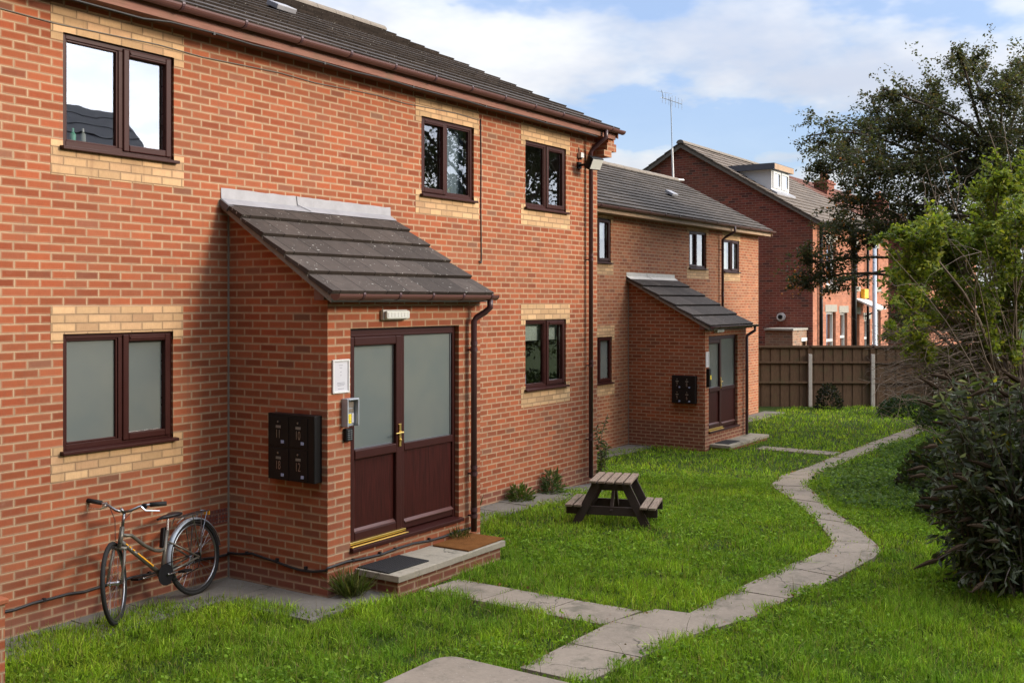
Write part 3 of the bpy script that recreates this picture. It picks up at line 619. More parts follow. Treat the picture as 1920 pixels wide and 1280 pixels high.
# ------------------------------------------------------------------ fittings on the walls
def text(body,size,mat,parent,loc,rot,ext=.001,sx=1.):
    cu=bpy.data.curves.new('number','FONT'); cu.body=body; cu.size=size; cu.align_x='CENTER'; cu.align_y='CENTER'; cu.extrude=ext
    to=bpy.data.objects.new('t',cu); COL.objects.link(to); dg=bpy.context.evaluated_depsgraph_get(); me=bpy.data.meshes.new_from_object(to.evaluated_get(dg)); bpy.data.objects.remove(to)
    o=bpy.data.objects.new('number',me); COL.objects.link(o); me.materials.append(MATS[mat]); o.parent=parent; o.location=Vector(loc)-parent_world(parent); o.rotation_euler=rot; o.scale=(sx,1,1); return o
def mailbox(x,y0,y1,z0,z1,nums,label):
    r=thing('mailbox_unit',(x,(y0+y1)/2,z0),label,'mailbox','wall mailboxes'); d=.10; y0,y1=min(y0,y1),max(y0,y1)
    MB().box(x-d,y0,z0,x-.001,y1,z1).build('body','black_plastic',r,bevel=.006)
    ym,zm=(y0+y1)/2+.02,(z0+z1)/2; k=0
    for zz in((zm+.006,z1-.03),(z0+.006,zm-.012)):
        for yy in((ym+.004,y1-.012),(y0+.085,ym-.004)):
            dd=MB().box(x-d-.006,yy[0],zz[0],x-d-.0005,yy[1],zz[1]).build('door','black_plastic',r,bevel=.003)
            yc=(yy[0]+yy[1])/2; h=zz[1]-zz[0]
            MB().tube([(x-d-.016,yc,zz[1]-.045),(x-d-.005,yc,zz[1]-.045)],.010,10).build('lock','chrome_dull',dd)
            MB().box(x-d-.009,yc-.032,zz[1]-.105,x-d-.0055,yc+.032,zz[1]-.080).build('name_plate','mortar_grey',dd)
            text(nums[k],.115,'chrome_dull',dd,(x-d-.0075,yc+.004,zz[1]-.165),(R(90),0,R(-90)),.001,.62)
            MB().box(x-d-.010,yc-.072,zz[0]+.030,x-d-.0055,yc-.036,zz[0]+.058).build('sticker','blue_label',dd); k+=1
    return r
mailbox(0,-.666,-1.276,1.065,1.69,['11','10','18','12'],'black four door mailbox unit on the near porch side wall')
mailbox(XB,1.47,.93,.585,1.175,['7','8','9','6'],'black four door mailbox unit on the far porch side wall')
def notice(x0,x1,z0,z1,y,label):
    r=thing('notice_board',((x0+x1)/2,y,z0),label,'notice','notices by the doors'); b=.018
    f=MB(); f.box(x0,y-.02,z0,x0+b,y-.001,z1); f.box(x1-b,y-.02,z0,x1,y-.001,z1); f.box(x0+b,y-.02,z0,x1-b,y-.001,z0+b); f.box(x0+b,y-.02,z1-b,x1-b,y-.001,z1); f.build('frame','white_upvc',r,bevel=.003)
    MB().box(x0+b,y-.010,z0+b,x1-b,y-.002,z1-b).build('paper','paper',r)
    k=MB(); xc=(x0+x1)/2
    for i,(w,zz) in enumerate([(.30,.82),(.2,.74),(.12,.62),(.10,.52),(.62,.30),(.7,.26),(.55,.22),(.5,.12)]):
        hw=(x1-x0)*.35*w; zz=z0+(z1-z0)*zz; k.box(xc-hw,y-.0112,zz,xc+hw,y-.0098,zz+.004)
    k.build('print','ink',r); return r
notice(.055,.282,1.89,2.206,-1.345,'white framed notice on brick beside the near entrance door')
notice(13.575,13.74,1.36,1.685,.75,'white framed notice beside the far entrance door')
r=thing('intercom',(.265,-1.345,1.57),'grey hooded door intercom with yellow buttons left of the near entrance','intercom','door intercoms')
m=MB(); m.box(.185,-1.425,1.57,.20,-1.346,1.835); m.box(.335,-1.425,1.57,.348,-1.346,1.835); m.box(.20,-1.43,1.82,.335,-1.346,1.835); m.box(.20,-1.372,1.57,.335,-1.346,1.82); m.build('hood','galvanised',r,bevel=.004)
m=MB(); m.box(.212,-1.378,1.745,.322,-1.3722,1.805); m.box(.212,-1.378,1.70,.322,-1.3722,1.735); m.build('speaker_panel','mortar_grey',r)
k=MB()
for i in range(4):
    for j in range(3): k.box(.214+j*.024,-1.384,1.60+i*.022,.234+j*.024,-1.3722,1.618+i*.022)
k.build('key','brass_key',r); MB().box(.292,-1.380,1.60,.325,-1.3722,1.69).build('label_strip','paper',r)
r=thing('keypad',(.25,-1.345,1.43),'small black key safe with pale buttons below the intercom','key safe')
MB().box(.205,-1.39,1.43,.30,-1.346,1.553).build('body','black_plastic',r,bevel=.008)
k=MB()
for i in range(5):
    for j in range(2): k.box(.222+j*.034,-1.396,1.445+i*.02,.248+j*.034,-1.3895,1.457+i*.02)
k.build('key','chrome_dull',r)
r=thing('intercom',(13.68,.75,.94),'dark intercom panel with yellow pad beside the far entrance door','intercom','door intercoms')
MB().box(13.63,.68,.94,13.72,.749,1.33).build('body','black_plastic',r,bevel=.006); MB().box(13.66,.672,1.10,13.715,.6795,1.19).build('key','brass_key',r)
def bulkhead(x0,x1,z0,z1,y,label):
    r=thing('bulkhead_light',((x0+x1)/2,y,z0),label,'wall light','lights over the doors')
    MB().box(x0,y-.045,z0,x1,y-.001,z1).build('base','white_upvc',r,bevel=.012)
    m=MB(); m.box(x0+.012,y-.085,z0+.010,x1-.012,y-.0455,z1-.010); o=m.build('diffuser','lamp_lens',r,bevel=.015)
    k=MB(); n=7
    for i in range(n): xx=x0+.04+(x1-x0-.08)*i/(n-1); k.box(xx-.012,y-.088,z0+.03,xx+.012,y-.0852,z1-.03)
    k.build('rib','white_upvc',r)
bulkhead(.735,1.115,2.565,2.668,-1.345,'white ribbed bulkhead light above the near entrance door')
bulkhead(14.02,14.42,2.075,2.160,.75,'white bulkhead light above the far entrance door')
r=thing('floodlight',(6.95,0,4.85),'black floodlight angled down on the wall near the corner pipe','floodlight')
MB().box(6.90,-.03,4.80,7.0,-.001,4.90).tube([(6.95,-.03,4.85),(6.95,-.14,4.86)],.02,8).build('bracket','black_plastic',r)
ax=Vector((.96,-.28,0));fwd=Vector((-.12,-.86,-.46)).normalized();up=ax.cross(fwd)*-1
h=MB().obox(Vector((6.98,-.26,4.87)),ax,fwd,up,.13,.05,.10).build('housing','black_plastic',r,bevel=.02)
MB().obox(Vector((6.98,-.26,4.87))+fwd*.053,ax,fwd,up,.108,.004,.078).build('lens','lamp_lens',h)
r=thing('motion_sensor',(6.96,0,4.98),'small white sensor box above the floodlight','sensor')
MB().box(6.915,-.07,4.965,7.005,-.001,5.045).build('box','white_upvc',r,bevel=.008); MB().tube([(6.96,-.035,4.94),(6.96,-.035,4.966)],.02,10).build('eye','black_plastic',r); MB().tube([(6.96,-.008,5.045),(6.955,-.008,5.13)],.008,6).build('lead','cable_grey',r)
# cables
def cable(pts,r,mat,label,clips=()):
    P=[Vector(p) for p in pts]; Q=[]
    for i in range(len(P)-1):
        for k in range(6):
            a=k/6; q=P[i].lerp(P[i+1],a); Q.append(q)
    Q.append(P[-1]); o=MB().tube(Q,r,6).build('cable',mat,None,smooth=True,loc=P[0])
    tag(o,label,'cable','cables on the walls')
    if clips:
        c=MB()
        for q in clips: c.box(q[0]-.012,q[1]-.012,q[2]-.014,q[0]+.012,q[1]+.012,q[2]+.014)
        c.build('clip','cable_black',o)
    return o
pts=[]; n=18
for i in range(n+1):
    x=-2.9+(-.02+2.9)*i/n; pts.append((x,-.014,.24+.008*math.sin(i*1.3)+.004*math.sin(i*2.9)))
pts+=[(-.015,-.016,.25)]
for i in range(1,9): pts.append((-.014,-.02-1.32*i/8,.255+.05*math.sin(i*.8)*(i/8)-.0*i+.02*(i==2)))
pts+=[(-.012,-1.357,.285)]
for i in range(1,10): pts.append((.0+2.25*i/9,-1.359,.285+.012*math.sin(i*1.7)-.004*i))
cable(pts,.013,'cable_black','thick black cable clipped low along wall and round near porch',[(-2.0,-.016,.25),(-1.45,-.016,.245),(-.95,-.016,.25),(-.016,-.28,.285),(-.016,-.70,.275),(-.016,-1.08,.25),(.33,-1.36,.29),(.72,-1.36,.28),(.95,-1.36,.275),(1.5,-1.36,.27)])
pts=[(-2.9+7.2*i/14,-.008,5.105+.012*math.sin(i*2.1)+.008*i/1.5) for i in range(15)]
cable(pts,.0055,'cable_grey','thin grey cable strung across the upper wall under the eaves')
cable([(4.33,-.008,5.19),(4.34,-.008,4.6),(4.335,-.008,4.0),(4.345,-.008,3.4),(4.345,-.008,3.29),(4.32,-.02,3.26),(4.29,-.01,3.29)],.008,'cable_black','black cable hanging down the wall between two upper windows')
pts=[(-3.2,-.25,5.70),(-2.2,-.245,5.45)]+[(-1.5+9.0*i/20,-.235+.0*i,5.31+.035*(1-min(1,i/3))*0+.01*math.sin(i*2.2)) for i in range(21)]
cable([(-3.4,-.25,5.62),(-2.6,-.25,5.40),(-1.9,-.25,5.27),(-1.2,-.25,5.265)]+[(-.9+8.0*i/16,-.25,5.30+.008*math.sin(i*2.3)) for i in range(17)],.011,'cable_black','black cable running along the eaves fascia of near block',[(-.4+1.5*i,-.25,5.30) for i in range(5)])
# ------------------------------------------------------------------ door steps and mats
def step(x0,xm,x1,yw,yf,zt_,label,zg):
    r=thing('door_step',((x0+x1)/2,yw,zg),label,'door step','steps below the entrance doors')
    MB().box(x0,yf,zt_-.062,xm-.004,yw-.002,zt_).build('slab','step_slab',r,bevel=.006)
    MB().box(xm+.004,yf+.015,zt_-.066,x1,yw-.002,zt_-.004).build('slab','step_slab',r,bevel=.006)
    MB().box(x0+.045,yf+.05,zg-.2,x1-.05,yw-.003,zt_-.064).build('brick_base','red_brick',r)
step(.37,1.23,2.16,-1.345,-1.89,.20,'pale concrete door step on brick below near entrance with two mats',0)
step(13.80,14.9,16.15,.75,.28,-.285,'pale concrete door step below the far entrance door',-.4)
def mat_(x0,x1,y0,y1,z,h,mt,label,name,rz=0):
    c=((x0+x1)/2,(y0+y1)/2); o=MB().obox((*c,z+h/2),(math.cos(rz),math.sin(rz),0),(-math.sin(rz),math.cos(rz),0),(0,0,1),(x1-x0)/2,(y1-y0)/2,h/2).build(name,mt,None,bevel=.003,loc=(*c,z)); tag(o,label,'doormat'); return o
mat_(.395,.985,-1.76,-1.365,.201,.012,'rubber_mat','black ribbed rubber doormat on left slab of near step','doormat',R(-2))
mat_(1.52,2.20,-1.84,-1.385,.197,.016,'coir','brown coir doormat on right slab of near step','doormat',R(1.5))
mat_(14.0,14.62,.40,.72,-.284,.012,'rubber_mat','black rubber doormat on the far entrance step','doormat')
# ------------------------------------------------------------------ things on sills
def bottle(x,y,z,h,r,mat,cap,label):
    o=thing('bottle',(x,y,z),label,'bottle','bottles on the upper window sill')
    MB().tube([(x,y,z),(x,y,z+h*.7),(x,y,z+h*.78),(x,y,z+h*.84)],[r,r,r*.55,r*.4],12).build('body',mat,o,smooth=True); MB().tube([(x,y,z+h*.84),(x,y,z+h)],[r*.45,r*.4],10).build('cap',cap,o)
zb=4.102
bottle(-1.725,.17,zb,.21,.035,'bottle_white','blue_plastic','white pump bottle with blue cap in leftmost upper window')
bottle(-1.61,.17,zb,.17,.026,'green_plastic','green_plastic','green bottle second from left in leftmost upper window')
bottle(-1.51,.17,zb,.18,.024,'blind','bottle_white','clear toothbrush bottle third from left in leftmost upper window')
o=thing('photo_frame',(5.60,.18,1.515),'framed picture standing on the sill of the ground floor window','picture frame'); MB().box(5.55,.17,1.517,5.73,.185,1.70).build('frame','chrome_dull',o); MB().box(5.57,.165,1.537,5.71,.1695,1.68).build('picture','blue_label',o)
# ------------------------------------------------------------------ bicycle
def bicycle():
    B=thing('bicycle',(-.60,-.26,.012),'grey step through bicycle with orange stripe leaning on the brick wall','bicycle',rot=(R(6.5),0,R(190)),local=True)
    def wheel(c,u,guard):
        c=Vector(c); u=Vector(u).normalized(); z=Vector((0,0,1)); ax=u.cross(z)
        ty=MB().ring(c,u,z,.328,.019,48,8).build('wheel','rubber',B,smooth=True)
        rm=MB(); rm.ring(c,u,z,.300,.011,44,6); rm.build('rim','chrome_dull',ty,smooth=True)
        sp=MB()
        for i in range(28):
            a=2*math.pi*i/28; e=c+(u*math.cos(a)+z*math.sin(a))*.298; b=c+(u*math.cos(a+(.5 if i%2 else -.5))+z*math.sin(a+(.5 if i%2 else -.5)))*.02+ax*(.028 if i%4<2 else -.028); sp.tube([b,e],.0016,4,False)
        sp.build('spokes','chrome_dull',ty)
        MB().tube([c-ax*.05,c+ax*.05],.018,10).tube([c-ax*.035,c-ax*.03],.03,12).tube([c+ax*.03,c+ax*.035],.03,12).build('hub','steel',ty)
        if guard:
            g=MB(); n=22
            for i in range(n+1):
                a=R(guard[0]+(guard[1]-guard[0])*i/n); q=c+(u*math.cos(a)+z*math.sin(a))*.362; rr=(u*math.cos(a)+z*math.sin(a)); b=len(g.v)
                g.v+=[tuple(q-ax*.030-rr*.014),tuple(q-ax*.016+rr*.002),tuple(q+ax*.016+rr*.002),tuple(q+ax*.030-rr*.014)]
                if i: g.f+=[(b-4+k,b-3+k,b+1+k,b+k) for k in range(3)]
            g.build('mudguard','galvanised',ty,smooth=True)
    rear=Vector((0,0,.347)); bb=Vector((.44,0,.285)); wheel(rear,(1,0,0),(0,175))
    hb=Vector((.905,0,.65)); ht=Vector((.862,0,.785)); sax=(ht-hb).normalized(); ang=R(31)
    def st(p): return hb+Matrix.Rotation(ang,3,sax)@(Vector(p)-hb)
    fa=Vector((1.015,0,.347)); fw=st(fa); fu=Matrix.Rotation(ang,3,sax)@Vector((1,0,0)); wheel(fw,fu,None)
    stp=Vector((.320,0,.66)); F=MB()
    F.tube([hb-sax*.02,ht+sax*.01],.021,10); F.tube([hb+sax*.03,bb],.020,10)
    F.tube([ht-sax*.06,Vector((.76,0,.70)),Vector((.62,0,.585)),Vector((.50,0,.515)),Vector((.425,0,.495)),Vector((.375,0,.505))],.016,10)
    F.tube([bb,stp],.017,10); F.tube([bb-Vector((0,0,.0))+Vector((-.03,.03,0)),rear+Vector((.02,.06,0))],.010,8); F.tube([bb+Vector((-.03,-.03,0)),rear+Vector((.02,-.06,0))],.010,8)
    F.tube([stp-Vector((-.02,-.02,.1)),rear+Vector((0,.06,0))],.009,8); F.tube([stp-Vector((-.02,.02,.1)),rear+Vector((0,-.06,0))],.009,8); F.tube([bb-Vector((0,.035,0)),bb+Vector((0,.035,0))],.025,10)
    fr=F.build('frame','frame_taupe',B,smooth=True)
    d=(bb-(hb+sax*.03)); s0=hb+sax*.03; D=MB()
    for a,b in((.10,.15),(.18,.22),(.26,.31),(.38,.76)): D.bar(s0+d*a+Vector((.006,.018,.009)),s0+d*b+Vector((.006,.018,.009)),.010,.016,(0,1,0))
    D.build('stripe','decal',fr)
    fk=MB()
    for sy in(-.055,.055):
        fk.tube([st(hb+Vector((0,sy*.8,-.03))),st((hb+fa)/2+Vector((-.01,sy,0))),st(fa+Vector((0,sy*1.05,0)))],[.014,.013,.009],8)
    fk.bar(st(hb+Vector((0,-.06,-.03))),st(hb+Vector((0,.06,-.03))),.03,.03); fk.build('fork','frame_taupe',B,smooth=True)
    top=ht+sax*.150; hbar=MB(); hbar.tube([ht,top],.013,8); hbar.tube([top-sax*.02,top+sax*.02+Vector((.05,0,.0))],.016,8)
    q=[(.05,-.02,.0),(.055,-.06,.01),(.035,-.13,.045),(-.02,-.20,.055),(-.06,-.30,.06)]
    for sy in(1,-1): hbar.tube([st(top+Vector((a,b*sy,c))) for a,b,c in q],.0115,8)
    h=hbar.build('handlebar','chrome_dull',B,smooth=True)
    for sy in(1,-1):
        MB().tube([st(top+Vector((-.022,-.205*sy,.055))),st(top+Vector((-.072,-.335*sy,.062)))],.020,10).build('grip','rubber',h,smooth=True)
        MB().tube([st(top+Vector((.035,-.15*sy,.04))),st(top+Vector((.055,-.19*sy,.015))),st(top+Vector((.01,-.30*sy,.01)))],[.012,.008,.005],6).build('brake_lever','steel',h)
        MB().obox(st(top+Vector((.01,-.165*sy,.045))),fu,(0,0,1),fu.cross(Vector((0,0,1))),.022,.022,.022).build('shifter','steel' if sy>0 else 'black_plastic',h,bevel=.006)
    cb=MB()
    for k,(a,b,c) in enumerate(((.09,.03,.0),(.08,-.04,.0))): cb.tube([st(top+Vector((.03,b*3,.03))),st(top+Vector((a+.06,b,-.06))),st(hb+Vector((a,b*.5,.05))),hb+Vector((-.02,0,.0))],.003,5)
    cb.build('brake_cable','cable_black',h)
    sd=MB(); ps=[Vector((.43,0,.780)),Vector((.37,0,.787)),Vector((.28,0,.787)),Vector((.20,0,.791)),Vector((.16,0,.783))]; rs=[(.016,.012),(.026,.022),(.052,.028),(.085,.032),(.055,.02)]
    n=12
    for p_,(ry,rz) in zip(ps,rs):
        for k in range(n): a=2*math.pi*k/n; sd.v.append((p_.x,p_.y+ry*math.cos(a),p_.z+rz*math.sin(a)*(1 if math.sin(a)<0 else .5)))
    for i in range(4):
        for k in range(n): k2=(k+1)%n; sd.f.append((i*n+k,i*n+k2,(i+1)*n+k2,(i+1)*n+k))
    sd.f+=[tuple(range(n)),tuple(range(5*n-1,4*n-1,-1))]; s=sd.build('saddle','seat_black',B,smooth=True)
    MB().tube([stp,Vector((.30,0,.77))],.0125,8).build('seat_post','steel',B)
    MB().obox((.34,-.035,.60),(0,1,0),(1,0,0),(-.25,0,1),.022,.028,.09).build('lock','black_plastic',B,bevel=.01)
    rk=MB(); zr=.742
    for sy in(-.05,.05): rk.tube([(.22,sy*.5,.70),(.16,sy,zr),(-.20,sy,zr+.004),(-.225,sy*.4,zr+.004)],.005,6)
    for xx in(.14,.05,-.04,-.13,-.2): rk.tube([(xx,-.05,zr),(xx,.05,zr)],.004,6)
    rk.tube([(.16,0,zr),(-.22,0,zr)],.004,6)
    for sy in(-.062,.062): rk.tube([(-.02,sy,.36),(.03,sy*.85,zr)],.005,6); rk.tube([(-.02,sy,.36),(-.09,sy*.85,zr)],.005,6); rk.tube([(-.02,sy,.36),(-.07,sy,.56),(-.17,sy*.85,zr)],.005,6)
    rk.build('luggage_rack','chrome_dull',B); MB().box(-.235,-.03,.70,-.225,.03,.735).build('reflector','decal',B)
    cr=MB(); cr.tube([bb+Vector((0,.045,0)),bb+Vector((0,.050,0))],.095,24); cr.build('chainring','black_plastic',B)
    ck=MB(); ck.bar(bb+Vector((0,.065,0)),bb+Vector((-.165,.07,-.005)),.014,.026,(0,1,0)); ck.bar(bb+Vector((0,-.065,0)),bb+Vector((.165,-.07,.005)),.014,.026,(0,1,0)); c=ck.build('crank','steel',B,bevel=.004)
    for e,sy in((Vector((-.165,.12,-.005)),1),(Vector((.165,-.12,.005)),-1)): MB().obox(bb+e,(1,0,0),(0,1,0),(0,0,1),.045,.045,.010).build('pedal','black_plastic',c,bevel=.004)
    ch=MB(); ch.tube([bb+Vector((0,.048,.093)),rear+Vector((0,.048,.04))],.005,5); ch.tube([bb+Vector((0,.048,-.093)),rear+Vector((.02,.048,-.10)),rear+Vector((-.02,.048,-.03))],.005,5); ch.tube([rear+Vector((0,.030,0)),rear+Vector((0,.048,0))],.045,16); ch.build('chain','black_plastic',B)
    return B
bicycle()
# ------------------------------------------------------------------ picnic table
def picnic():
    T=thing('picnic_table',(4.50,-1.94,gzf(4.5)),'small weathered wooden picnic table with attached benches on the lawn','picnic table',rot=(0,0,R(19)),local=True)
    hl=.36
    for k in range(5): y=.216-.108*k; MB().box(-hl+random.uniform(-.012,.012),y-.042,.532,hl,y+.042,.56).build('table_slat','slat_wood',T,bevel=.004)
    for s in(1,-1):
        for k in range(2): y=s*(.405+.108*k); MB().box(-hl+random.uniform(-.012,.012),y-.044,.233,hl,y+.044,.262).build('bench_slat','slat_wood',T,bevel=.004)
    for x in(-.27,.27):
        for s in(1,-1): MB().bar((x,s*.17,.53),(x,s*.46,-.04),.105,.036,(1,0,0)).build('leg','dark_timber',T,bevel=.003)
        MB().box(x+.019,-.565,.128,x+.055,.565,.232).build('bench_bearer','dark_timber',T,bevel=.003)
        MB().box(x+.019,-.25,.435,x+.055,.25,.531).build('table_bearer','dark_timber',T,bevel=.003)
    MB().bar((-.24,0,.17),(-.02,0,.50),.06,.035,(0,1,0)).build('brace','dark_timber',T); MB().bar((.24,0,.17),(.02,0,.50),.06,.035,(0,1,0)).build('brace','dark_timber',T)
picnic()
# ------------------------------------------------------------------ fence
fd=Vector((1.04,-1.56,0)).normalized(); fx0=Vector((24.07,1.92,0)); nrm=Vector((-FW[0],-FW[1],0))
root=thing('fence',(24.07,1.92,-.4),'brown timber fence with three rails and concrete posts across the garden end','fence')
zg_=-.42; ztop=1.42
for k in range(-2,8):
    a=fx0+fd*1.878*k; b=fx0+fd*1.878*(k+1)
    p=MB(); n=13
    for i in range(n):
        c=a.lerp(b,(i+.5)/n)+nrm*(.010*(i%2)); p.obox((c.x,c.y,(zg_+ztop)/2+random.uniform(-.004,.004)),fd,nrm,(0,0,1),1.878/n/2+.008,.008,(ztop-zg_)/2-.02)
    for zz in(ztop-.10+.075,.98-.05,.33): p.obox((*(a.lerp(b,.5)+nrm*.045).xy,zz),fd,nrm,(0,0,1),.90,.022,.028)
    pn=p.build('panel','fence_wood',root)
    MB().obox((*(a.lerp(b,.5)+nrm*.02).xy,ztop-.005),fd,nrm,(0,0,1),.905,.045,.014).build('capping','fence_wood',pn)
    MB().obox((*(a+nrm*.02).xy,(zg_+1.17)/2),fd,nrm,(0,0,1),.055,.06,(1.17-zg_)/2).build('post','concrete_post',root,bevel=.01)
    MB().obox((*(a+nrm*.0).xy,(1.17+ztop)/2),fd,nrm,(0,0,1),.06,.03,(ztop-1.17)/2).build('post_top','fence_wood',root)
# ------------------------------------------------------------------ terrace houses
def terrace(label,x0,x1,yf,yr,zr,ze,tl,frontm,gablem):
    T=thing('terrace_house',(x0,yf,-.5),label,'terrace house','brick terraces beyond the fence'); yb=2*yr-yf
    return T,yb
T1,yb=terrace('dark red brick gabled terrace house with white dormer beyond the fence',26,35.3,2.44,6.97,8.13,5.40,None,None,None)
W1=[(27.40,28.47,3.28,4.75),(30.42,31.05,3.28,4.75),(33.1,33.85,3.28,4.75),(27.38,28.43,.5,2.40),(28.92,29.78,-.4,2.36),(30.51,31.3,.4,2.3),(31.9,32.7,-.4,2.1),(33.3,34.2,.5,2.4)]
MB().wall('y',2.44,26,35.3,-.7,5.38,W1,reveal=.14).build('front_wall','pink_brick',T1)
g=MB(); g.quad((26,11.5,-.7),(26,2.44,-.7),(26,2.44,5.38),(26,6.97,8.08),(26,11.5,5.38)); g.quad((35.3,2.44,-.7),(35.3,11.5,-.7),(35.3,11.5,5.38),(35.3,6.97,8.08),(35.3,2.44,5.38)); g.quad((35.3,11.5,-.7),(26,11.5,-.7),(26,11.5,5.38),(35.3,11.5,5.38)); g.build('gable_wall','dark_brick',T1)
r=MB(); roof_slope(r,25.88,35.4,2.15,5.27,6.97,8.17,16); roof_slope(r,25.88,35.4,11.8,5.27,6.97,8.17,16); ro=r.build('roof','tiles_old',T1)
k=MB(); xx=25.86
while xx<35.3: k.prism([(6.97+.14*math.cos(math.pi*i/8),8.14+.12*math.sin(math.pi*i/8)) for i in range(9)][::-1],xx,xx+.44,'x'); xx+=.45
k.build('ridge_tile','mortar_grey',ro)
v=MB(); v.prism([(2.15,5.13),(2.15,5.26),(6.97,8.13),(6.97,7.99)][::-1],25.90,25.98,'x'); v.prism([(6.97,7.99),(6.97,8.13),(11.8,5.26),(11.8,5.13)][::-1],25.90,25.98,'x'); v.build('verge','mortar_grey',ro)
gutter(T1,25.9,35.4,2.10,5.24,'black_plastic',step=1.2,r=.06)
def sash(root,x0,x1,z0,z1,y,sill=True,lintel=True,door_=False):
    f=MB(); w=.07; fy=y+.10
    f.box(x0,fy,z0,x0+w,fy+.06,z1); f.box(x1-w,fy,z0,x1,fy+.06,z1); f.box(x0+w,fy,z1-w,x1-w,fy+.06,z1); f.box(x0+w,fy,z0,x1-w,fy+.06,z0+w)
    zm=(z0+z1)/2+ (.55 if door_ else 0); f.box(x0+w,fy-.02,zm-.04,x1-w,fy+.06,zm+.04)
    o=f.build('door' if door_ else 'window','white_upvc',root)
    MB().quad((x0+w,fy+.04,z0+w),(x1-w,fy+.04,z0+w),(x1-w,fy+.04,z1-w),(x0+w,fy+.04,z1-w)).build('pane','glass_coated',o)
    MB().quad((x0,fy+.35,z0),(x1,fy+.35,z0),(x1,fy+.35,z1),(x0,fy+.35,z1)).build('net_curtain','plaster',o)
    if sill: MB().box(x0-.08,y-.09,z0-.17,x1+.08,y+.12,z0-.001).build('sill','stone',o)
    if lintel: MB().box(x0-.12,y-.012,z1+.001,x1+.12,y+.06,z1+.24).build('lintel','stone',o)
for i,w in enumerate(W1): sash(T1,*w,2.44,sill=i not in(4,6),lintel=True,door_=i in(4,6))
for x,rr in((26.55,.06),(30.35,.075),(32.05,.05)): MB().tube([(x,2.35,-.5),(x,2.35,5.2)],rr,10).build('downpipe','black_plastic',T1,smooth=True)
c=MB(); c.obox((31.3,2.05,2.66),(1,0,0),(0,1,.45),(0,-.45,1),.65,.42,.03); c.build('door_canopy','white_paint',T1); MB().bar((31.95,2.42,2.2),(31.95,1.75,2.55),.05,.05).build('canopy_bracket','black_plastic',T1)
d=MB(); d.box(26.62,4.02,6.40,28.3,6.2,7.12); dm=d.build('dormer','white_paint',T1)
MB().box(26.5,3.88,7.12,28.42,6.6,7.32).build('dormer_roof','grey_roofband',dm); MB().box(26.52,3.872,7.12,28.40,3.879,7.30).build('dormer_fascia','fascia_pale',dm)
wf=MB()
for a,b in((26.70,27.42),(27.50,28.22)):
    wf.box(a,3.98,6.52,a+.07,4.019,7.08); wf.box(b-.07,3.98,6.52,b,4.019,7.08); wf.box(a+.07,3.98,7.01,b-.07,4.019,7.08); wf.box(a+.07,3.98,6.52,b-.07,4.019,6.59)
wo_=wf.build('dormer_window','white_upvc',dm); MB().quad((26.77,4.012,6.59),(28.15,4.012,6.59),(28.15,4.012,7.01),(26.77,4.012,7.01)).build('pane','glass_coated',wo_)
MB().prism([(3.80,6.27),(3.80,6.34),(4.05,6.48),(4.05,6.40)][::-1],26.55,28.4,'x').build('apron_flashing','lead',dm)
MB().tube([(25.99,3.45,2.25),(25.86,3.45,2.25)],.13,16).build('flue_collar','white_upvc',T1); MB().tube([(25.87,3.45,2.25),(25.80,3.45,2.25)],.07,14).build('flue','black_plastic',T1)
T2,yb=terrace('farther brick terrace with red brown roof and chimney behind the tree',45,62,3.9,10.4,9.3,5.6,None,None,None)
MB().quad((45,3.9,-.8),(62,3.9,-.8),(62,3.9,5.6),(45,3.9,5.6)).build('front_wall','pink_brick',T2)
MB().quad((45,16.9,-.8),(45,3.9,-.8),(45,3.9,5.6),(45,10.4,9.25),(45,16.9,5.6)).quad((62,3.9,-.8),(62,16.9,-.8),(62,16.9,5.6),(62,10.4,9.25),(62,3.9,5.6)).quad((62,16.9,-.8),(45,16.9,-.8),(45,16.9,5.6),(62,16.9,5.6)).build('gable_wall','dark_brick',T2)
r=MB(); roof_slope(r,44.8,62.2,3.5,5.43,10.4,9.35,18); roof_slope(r,44.8,62.2,17.3,5.43,10.4,9.35,18); r.build('roof','tiles_red',T2)
c=MB(); c.box(47.1,8.45,7.8,48.3,9.15,9.05); c.box(47.02,8.38,8.85,48.38,9.22,8.95); ch=c.build('chimney','dark_brick',T2)
for xx in(47.4,47.95): MB().tube([(xx,8.8,9.05),(xx,8.8,9.5)],[.15,.12],12).build('chimney_pot','tan_brick',ch)
c=MB(); c.box(54.1,7.4,7.4,55.3,8.1,8.6); ch=c.build('chimney','dark_brick',T2)
for xx in(54.4,55.): MB().tube([(xx,7.75,8.6),(xx,7.75,9.0)],[.15,.12],12).build('chimney_pot','tan_brick',ch)
o=thing('outhouse',(25.2,2.9,-.5),'low old brick outhouse against the gable just beyond the fence','outhouse')
MB().wall('y',2.62,24.6,25.96,-.6,1.85,[(25.45,25.85,-.6,1.50)],reveal=.2).quad((24.6,3.5,-.6),(24.6,2.62,-.6),(24.6,2.62,1.85),(24.6,3.5,1.85)).build('wall','old_brick',o)
MB().box(24.55,2.58,1.851,25.98,3.52,1.91).build('roof','stone',o); MB().box(25.38,2.60,1.50,25.92,2.70,1.60).build('lintel','white_paint',o); MB().box(25.47,2.70,-.5,25.83,2.74,1.49).build('door','fence_wood',o)
o=tag(MB().box(31.40,2.28,2.86,31.92,2.438,3.20).build('alarm_box','yellow_plastic',None,bevel=.02,loc=(31.66,2.36,3.0)),'yellow alarm box high on the sunlit terrace front','alarm box')
